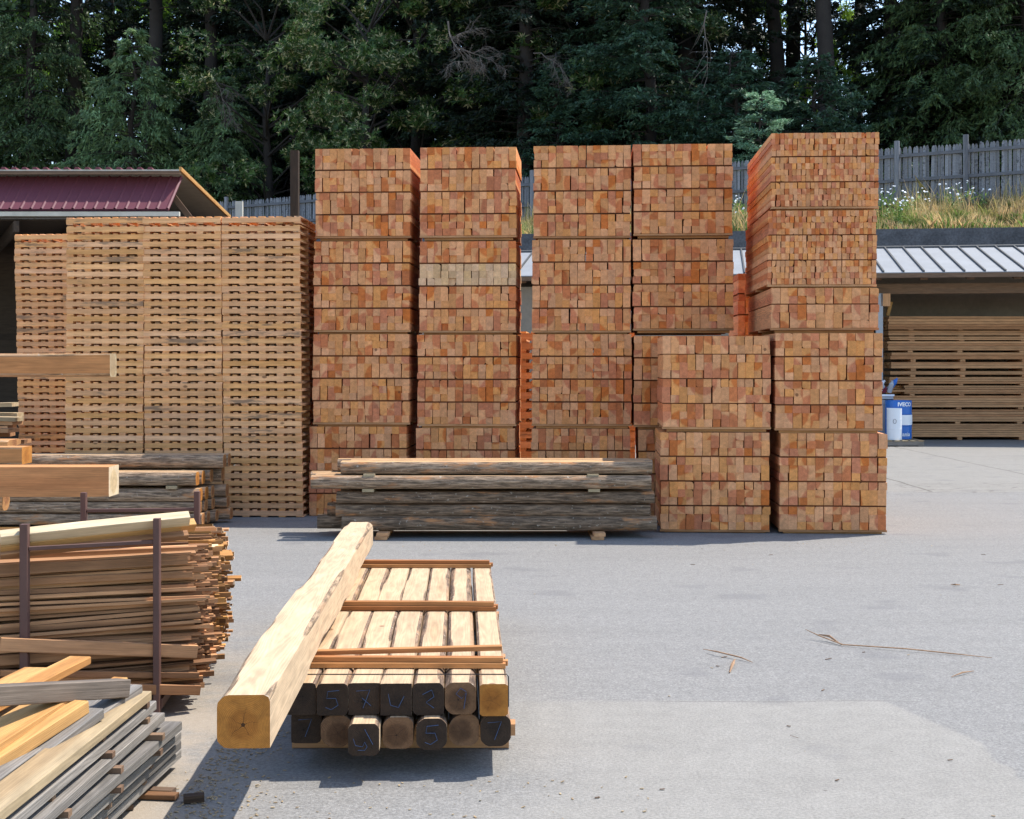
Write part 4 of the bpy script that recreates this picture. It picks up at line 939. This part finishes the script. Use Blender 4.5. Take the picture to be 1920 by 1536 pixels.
def fence():
    d = Vector((1, -.588, 0)).normalized(); nrm = Vector((-d.y, d.x, 0)); nrm = nrm if nrm.y > 0 else -nrm
    root = empty('picket_fence', (0, 47.47, 0), label='long weathered grey picket fence on the bank in front of the forest', cat='fence')
    O = Vector((0, 47.47, 0)); Rf = random.Random(2); inv = Matrix.Translation(-O); Rz = Matrix.Rotation(math.atan2(d.y, d.x), 4, 'Z')
    def at(t): return O + d * t
    z0, zt = 6.22, 8.22
    def base(t): return at(t)
    tm = -26; m = MB(); t = tm
    while t < 20.5:
        X = at(t).x; zt_ = zt - .0 + .03 * math.sin(t * .7); wd = Rf.uniform(.075, .092); h = Rf.gauss(0, .012)
        T = inv @ Matrix.Translation(at(t) + Vector((0, 0, z0))) @ Rz @ Matrix.Rotation(Rf.gauss(0, .01), 4, 'Y')
        b0 = len(m.V); H = zt_ + h - z0; pr = [(-wd / 2, 0), (wd / 2, 0), (wd / 2, H - .09), (wd * .28, H - .02), (0, H), (-wd * .28, H - .02), (-wd / 2, H - .09)]
        off = Rf.uniform(-.004, .004); n = len(pr)
        m.loft(T @ Matrix.Rotation(R(0), 4, 'X') @ Matrix(((0, 1, 0, 0), (1, 0, 0, 0), (0, 0, 1, 0), (0, 0, 0, 1))), [pr, pr], [off, off + .02], (Rf.uniform(-.2, .2), .3), Rf.random())
        t += .104
    m.build('pickets', M_FENCE, root)
    for z in (zt - .26, zt - .98):
        m = MB(); T = inv @ Matrix.Translation(at(-2.75) + Vector((0, 0, z)) - nrm * .045) @ Rz; m.board(T, 46.5, .06, .09); m.build('rail', M_FENCE, root)
    # posts at photo columns
    for px, zz in ((1683, .18), (1812, .2), (1560, .2), (1440, .2), (1325, .2), (1210, .2), (1103, .2), (1000, .2), (905, .2), (812, .2), (720, .2), (645, .2), (560, .15), (427, .14), (350, .1), (1950, .2)):
        q = (px - 960) / F; y = 47.47 / (1 + .588 * q); X = q * y; m = MB(); T = inv @ Matrix.Translation(Vector((X, y, 0)) - nrm * .08) @ Rz
        m.box(-.07, .07, -.07, .07, 6.1, zt + zz, ax='z', M=T, ch=.025); m.build('post', M_FENCE, root)
fence()

# ================================================================== forest
def cards(name, Cn, D, Wv, ln, wd, mat, parent):
    n = len(Cn); V = np.empty((n, 4, 3)); a = D * (ln / 2)[:, None]; b = Wv * (wd / 2)[:, None]
    V[:, 0] = Cn - a; V[:, 1] = Cn + b - a * .1; V[:, 2] = Cn + a; V[:, 3] = Cn - b - a * .1
    return npmesh(name, V.reshape(-1, 3), np.arange(n * 4).reshape(n, 4), mat, parent)
def unit(v): return v / np.maximum(np.linalg.norm(v, axis=1, keepdims=True), 1e-9)
def conifer(kind, H, Rr, mat, seed, z0=.3, dens=1., droop=.35, hang=.5, fine=12., csz=1., tr_r=.28):
    g = np.random.default_rng(seed); root = empty(kind)
    m = MB(); pts = [(.12 * math.sin(i * .9 + seed), .12 * math.cos(i * 1.3 + seed), H * i / 14) for i in range(15)]; m.tube(pts, [max(tr_r * (1 - i / 14.5) ** .8, .02) for i in range(15)], 10); m.build('trunk', M_TRUNK, root, smooth=True)
    hs = []; h = z0
    while h < H * .985:
        near = h < fine; hs += [(h + g.normal(0, .08), near) for _ in range(int((6 if near else 4) * dens + .5))]; h += .36 if near else .8
    lim = MB(); CC = []; DD = []; WW = []; LL = []; WD = []
    for (h, near) in hs:
        az = g.uniform(0, 6.28); L = Rr * (1 - (h / H) ** 1.5) * g.uniform(.55, 1.1) + .25; dr = np.array([math.cos(az), math.sin(az), 0]); sd_ = np.array([-dr[1], dr[0], 0])
        dro = droop * g.uniform(.5, 1.3)
        P = lambda t: np.outer(t * L, dr) + np.stack([0 * t, 0 * t, h + L * (.22 * t - dro * t ** 1.8)], 1)
        if near:
            tt = np.linspace(0, 1, 5); pp = P(tt); lim.tube([tuple(p) for p in pp], [.035, .028, .02, .012, .005], 4, caps=False)
        nt_ = int(L * (6 if near else 2.5)) + 4; t = g.uniform(.15, 1, nt_) ** .8; t[0] = 1
        tb = P(t); sg = g.choice([-1, 1], nt_); tl = (.25 + .38 * L * (1 - t) ** .7) * g.uniform(.6, 1.2, nt_) * (1 if near else 1.2); tl = np.minimum(tl, 1.3)
        td = unit(sd_[None] * (sg * .8)[:, None] + dr[None] * g.uniform(.4, 1.1, nt_)[:, None] + np.stack([0 * t, 0 * t, -hang * g.uniform(.2, 1.2, nt_)], 1))
        td[0] = dr
        k = 11 if near else 5; s = np.linspace(.12, 1, k)
        c = tb[:, None] + td[:, None] * (tl[:, None] * s[None])[:, :, None]; c[:, :, 2] -= (tl[:, None] * s[None] ** 2) * hang * .35
        n = nt_ * k; c = c.reshape(n, 3) + g.normal(0, .035, (n, 3)); d = np.repeat(td, k, 0) + g.normal(0, .45, (n, 3)) ; d[:, 2] -= hang * .3; d = unit(d)
        w_ = unit(np.cross(d, g.normal(0, 1, (n, 3)) + np.array([0, 0, 1.5])))
        CC.append(c); DD.append(d); WW.append(w_); LL.append(g.uniform(.16, .3, n) * csz * (1 if near else 2.2)); WD.append(g.uniform(.045, .085, n) * csz * (1 if near else 3.))
    lim.build('branches', M_TRUNK, root)
    cards('crown', np.concatenate(CC), np.concatenate(DD), np.concatenate(WW), np.concatenate(LL), np.concatenate(WD), mat, root)
    return root
def broadleaf(kind, H, Rr, mat, seed, n=3200, zc=.55, leaf=.17, per=8, zs=.5):
    g = np.random.default_rng(seed); root = empty(kind); rr = random.Random(seed); tips = []
    m = MB(); m.tube([(0, 0, 0), (.1, .05, H * .25), (.0, .1, H * .5), (.1, 0, H * .8)], [.2, .16, .12, .04], 8); m.build('trunk', M_TRUNK, root, smooth=True)
    lb = MB(); nc = 46
    for i in range(nc):                                    # limbs end in leaf clumps
        a = rr.uniform(0, 6.28); e = rr.uniform(-.9, 1.2); r = Rr * rr.uniform(.45, 1.); hz = H * zc; tip = Vector((r * math.cos(a) * math.cos(e), r * math.sin(a) * math.cos(e), hz + H * zs * math.sin(e)))
        b0 = Vector((0, 0, max(.4, min(H * .8, tip.z - rr.uniform(.3, 1.5))))); mid = (b0 + tip) / 2 + Vector((rr.gauss(0, .2), rr.gauss(0, .2), rr.gauss(.1, .2))); lb.tube([b0, mid, tip], [.05, .03, .01], 4, caps=False); tips.append(tuple(tip))
    lb.build('branches', M_TRUNK, root)
    T = np.array(tips); idx = g.integers(0, nc, n); cr = g.uniform(.35, .95, nc)
    o = unit(g.normal(0, 1, (n, 3))) * (g.uniform(0, 1, n) ** .45 * cr[idx])[:, None]; o[:, 2] *= .62
    C0 = T[idx] + o; ax = unit(o + np.array([0, 0, .35]) + g.normal(0, .25, (n, 3)))
    u = unit(np.cross(ax, g.normal(0, 1, (n, 3)))); v = np.cross(ax, u); N = n * per
    ang = np.tile(np.arange(per) * 6.283 / per, n) + np.repeat(g.uniform(0, 6, n), per)
    rep = lambda x: np.repeat(x, per, 0); d = unit(rep(u) * np.cos(ang)[:, None] + rep(v) * np.sin(ang)[:, None] + rep(ax) * g.uniform(-.1, .9, N)[:, None])
    ln = g.uniform(.7, 1.2, N) * leaf; w_ = unit(np.cross(d, rep(ax))); cards('crown', rep(C0) + d * (ln / 2)[:, None], d, w_, ln, ln * .27, mat, root)
    return root
PR = {'fir': conifer('douglas_fir', 25, 4.6, L_FIR, 1, droop=.55, hang=.9),
      'fir2': conifer('douglas_fir', 24, 4.0, L_FIR, 2, droop=.45, hang=.8),
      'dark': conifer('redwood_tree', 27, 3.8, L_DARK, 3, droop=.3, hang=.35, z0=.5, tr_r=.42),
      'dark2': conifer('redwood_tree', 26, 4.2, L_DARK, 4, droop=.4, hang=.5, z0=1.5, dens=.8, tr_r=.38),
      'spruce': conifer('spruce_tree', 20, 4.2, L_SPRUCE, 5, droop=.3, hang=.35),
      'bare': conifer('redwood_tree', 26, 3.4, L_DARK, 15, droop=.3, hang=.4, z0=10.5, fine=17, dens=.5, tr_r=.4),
      'firlow': conifer('douglas_fir', 9.5, 4.3, L_FIRSUN, 21, droop=.5, hang=.9, z0=.3, tr_r=.2),
      'sprucelow': conifer('spruce_tree', 6.4, 3.7, L_SPRUCE, 22, droop=.15, hang=.35, z0=.3, tr_r=.16),
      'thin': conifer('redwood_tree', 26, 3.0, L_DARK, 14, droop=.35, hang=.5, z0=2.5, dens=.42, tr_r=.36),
      'small': conifer('young_spruce', 6.5, 1.9, L_SPRUCE, 6, droop=.1, hang=.15, z0=.3, csz=.8, tr_r=.08),
      'bright': conifer('young_spruce', 4.2, 1.2, L_BRIGHT, 8, droop=.05, hang=.1, z0=.3, csz=.7, tr_r=.06),
      'oak': broadleaf('tanoak_tree', 9, 3.4, L_OAK, 7), 'lime': broadleaf('maple_tree', 12, 4.5, L_LIME, 9, n=2500, leaf=.24, per=5)}
seen = set()
def tree(kind, px, off, s, rz, label, cat='tree', group='forest trees behind the fence', dz=0, sz=None):
    if kind == 'lime': sz = 1.9 if px < 1000 else 1.35
    q = (px - 960) / F; y = 47.47 / (1 + .588 * q) + off; X = q * y
    o = PR[kind] if kind not in seen else copy_tree(PR[kind]); seen.add(kind)
    o.location = (X, y, 6.35 + .05 * off + dz); o.scale = (s, s, sz or s); o.rotation_euler = (0, 0, rz); tag(o, label, cat, group); return o
T = [ # kind, px, offset behind the fence, scale, rotation, label
 ('fir', 60, 6, 1.0, .3, 'dark drooping fir at the far left edge above the red roof'),
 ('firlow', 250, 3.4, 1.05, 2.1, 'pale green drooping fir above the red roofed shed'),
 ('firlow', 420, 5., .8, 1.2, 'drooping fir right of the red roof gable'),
 ('oak', 500, 6, 1.25, .5, 'broadleaf tree high above the tall dark post'),
 ('oak', 690, 3.6, 1.15, 2.5, 'leafy tanoak with pale tips above the first two redwood stacks'),
 ('oak', 780, 7, 1.45, 4.1, 'taller leafy tanoak behind the pale tipped one'),
 ('dark', 900, 7.5, 1.0, 1., 'very dark conifer behind the dead pale branch'),
 ('dark2', 985, 5.5, .9, 2., 'dark conifer rising between the second and third redwood stacks'),
 ('small', 1045, 3.0, 1.0, .2, 'small dark spruce above the third redwood stack'),
 ('oak', 1120, 8, 1.4, 3.3, 'broadleaf tree at the top behind the third and fourth stacks'),
 ('spruce', 1215, 4.6, .9, .9, 'blue green spruce above the fourth redwood stack'),
 ('sprucelow', 1375, 3.6, .95, 2.9, 'low wide spruce above the gap left of the tallest stack'),
 ('bright', 1428, 1.4, 1., .4, 'small bright young spruce just left of the tallest stack'),
 ('bare', 1545, 8.5, .95, 3., 'dark thin conifer behind the tallest stack'),
 ('sprucelow', 1530, 4.4, .9, 4.4, 'low spruce sprays above the tallest stack'),
 ('fir2', 1770, 10, .85, 4., 'large fir above the taller right fence post'),
 ('fir', 1925, 10., .85, 5.2, 'large fir at the right edge above the fence'),
 ('bare', 140, 8, 1.1, 0., 'thick trunked redwood behind the left firs'),
 ('bare', 287, 8, 1.1, 1.4, 'redwood trunk behind the pale green fir'),
 ('bare', 395, 11, 1.05, 2.4, 'redwood behind the drooping fir by the gable'),
 ('dark2', 560, 11, 1.1, .7, 'redwood behind the tall dark post'),
 ('dark', 660, 12, 1.1, 1.9, 'redwood behind the pale tipped tanoak'),
 ('dark2', 800, 12, 1.1, 2.9, 'redwood far behind the second redwood stack'),
 ('dark', 1060, 10, 1.1, 5., 'redwood behind the small dark spruce'),
 ('dark2', 1170, 12, 1.1, 4.4, 'redwood behind the fourth redwood stack'),
 ('dark', 1290, 11, 1.1, .4, 'redwood behind the low wide spruce'),
 ('bare', 1455, 14, 1., 3.7, 'redwood with sky on its right behind the bright young spruce'),
 ('thin', 1668, 12, .95, 2.2, 'redwood standing above the left post of the right fence'),
 ('dark2', 1780, 12, 1.1, 1.2, 'redwood behind the large right fir'),
 ('dark', 1880, 13, 1.1, .2, 'redwood in the top right corner'),
 ('lime', 160, 20, 1.2, .2, 'sunlit yellow green maple glimpsed high on the left'),
 ('lime', 310, 22, 1.2, 1.2, 'sunlit maple glimpsed between the left redwood trunks'),
 ('dark', 205, 15, 1.1, 2., 'dark conifer between the two left redwood trunks'),
 ('dark2', 470, 14, 1.1, 2.6, 'dark conifer behind the broadleaf tree by the post'),
 ('lime', 235, 30, 1.3, 2.2, 'far sunlit maple behind the left redwood trunks'),
 ('lime', 60, 24, 1.2, 4.2, 'sunlit maple at the upper left corner'),
 ('lime', 400, 28, 1.2, 3.6, 'sunlit maple far behind the red roof gable'),
 ('thin', 1610, 24, 1.1, .6, 'thin far conifer breaking the sky above the tallest stack'),
 ('thin', 1400, 26, 1.1, 1.6, 'thin far conifer left of the sunlit maple'),
 ('lime', 1512, 20, .6, 2.2, 'sunlit maple glimpsed above the tallest stack'),
 ('lime', 1205, 26, .5, 3.2, 'sunlit maple barely seen behind the fourth stack')]
for k, px, off, s, rz, lb in T:
    tree(k, px, off, s, rz, lb)
fx = 0
for i, px in enumerate((-40, 50, 352, 440, 520, 610, 705, 790, 880, 970, 1055, 1140, 1225, 1290, 1490, 1760, 1835, 1925, 2010)):
    tree(('dark', 'dark2', 'fir2')[i % 3] if px != 1490 else 'thin', px, 17 + (i * 7 % 5) * 1.5, 1.25, i * 1.3, 'distant dark conifer of the back row, %s from the left' % nth(i + 1), group='back row of the forest')
for i, px in enumerate((-300, -180, -70, 2030, 2150, 2280)):
    tree('fir2', px, 6 if i < 3 else 15, 1, i * 1.7, 'fir outside the %s edge of the picture, %s one' % ('left' if i < 3 else 'right', nth(i % 3 + 1)))
# dead pale branches
def dead(name, base, dirv, L, seed, lb, dep=4, r=.03):
    Rb = random.Random(seed); m = MB()
    def grow(p, d, L, r, k):
        n = 5; pts = [p]; dd = d.copy()
        for i in range(n): dd = (dd + Vector((Rb.gauss(0, .22), Rb.gauss(0, .15), Rb.gauss(-.05, .2)))).normalized(); pts.append(pts[-1] + dd * L / n)
        m.tube(pts, [r * (1 - i / (n + 1)) for i in range(n + 1)], 4, caps=False)
        if k:
            for i in range(1, n + 1):
                for _ in range(2 if k < 3 else 1):
                    nd = (dd + Vector((Rb.gauss(0, .8), Rb.gauss(0, .4), Rb.gauss(-.2, .7)))).normalized(); grow(pts[i], nd, L * Rb.uniform(.35, .6), r * .5, k - 1)
    grow(base, Vector(dirv).normalized(), L, r, dep); return m.build(name, M_DEAD, label=lb, cat='dead branch', group='pale dead branches in the forest')
dead('dead_branch', W(840, 40, 47.5), (.1, -.1, -1), 1.6, 3, 'pale forked dead branch hanging in the dark forest above the second stack', 3, .045)
dead('dead_branch', W(862, 90, 47.5), (1, -.1, -.3), 1.2, 4, 'pale spreading dead twigs right of the hanging dead branch', 3, .03)
dead('dead_branch', W(1000, 100, 47.8), (1, 0, -.1), 1.4, 5, 'brown tangle of dead twigs above the third stack', 3, .02)
dead('dead_branch', W(395, 140, 56), (.6, 0, -.8), 1.8, 6, 'grey arched dead twigs above the red roof gable', 3, .03)
dead('dead_branch', W(1325, 20, 46), (.05, 0, -1), 2.2, 9, 'single thin dead stem hanging right of the fourth stack', 1, .03)
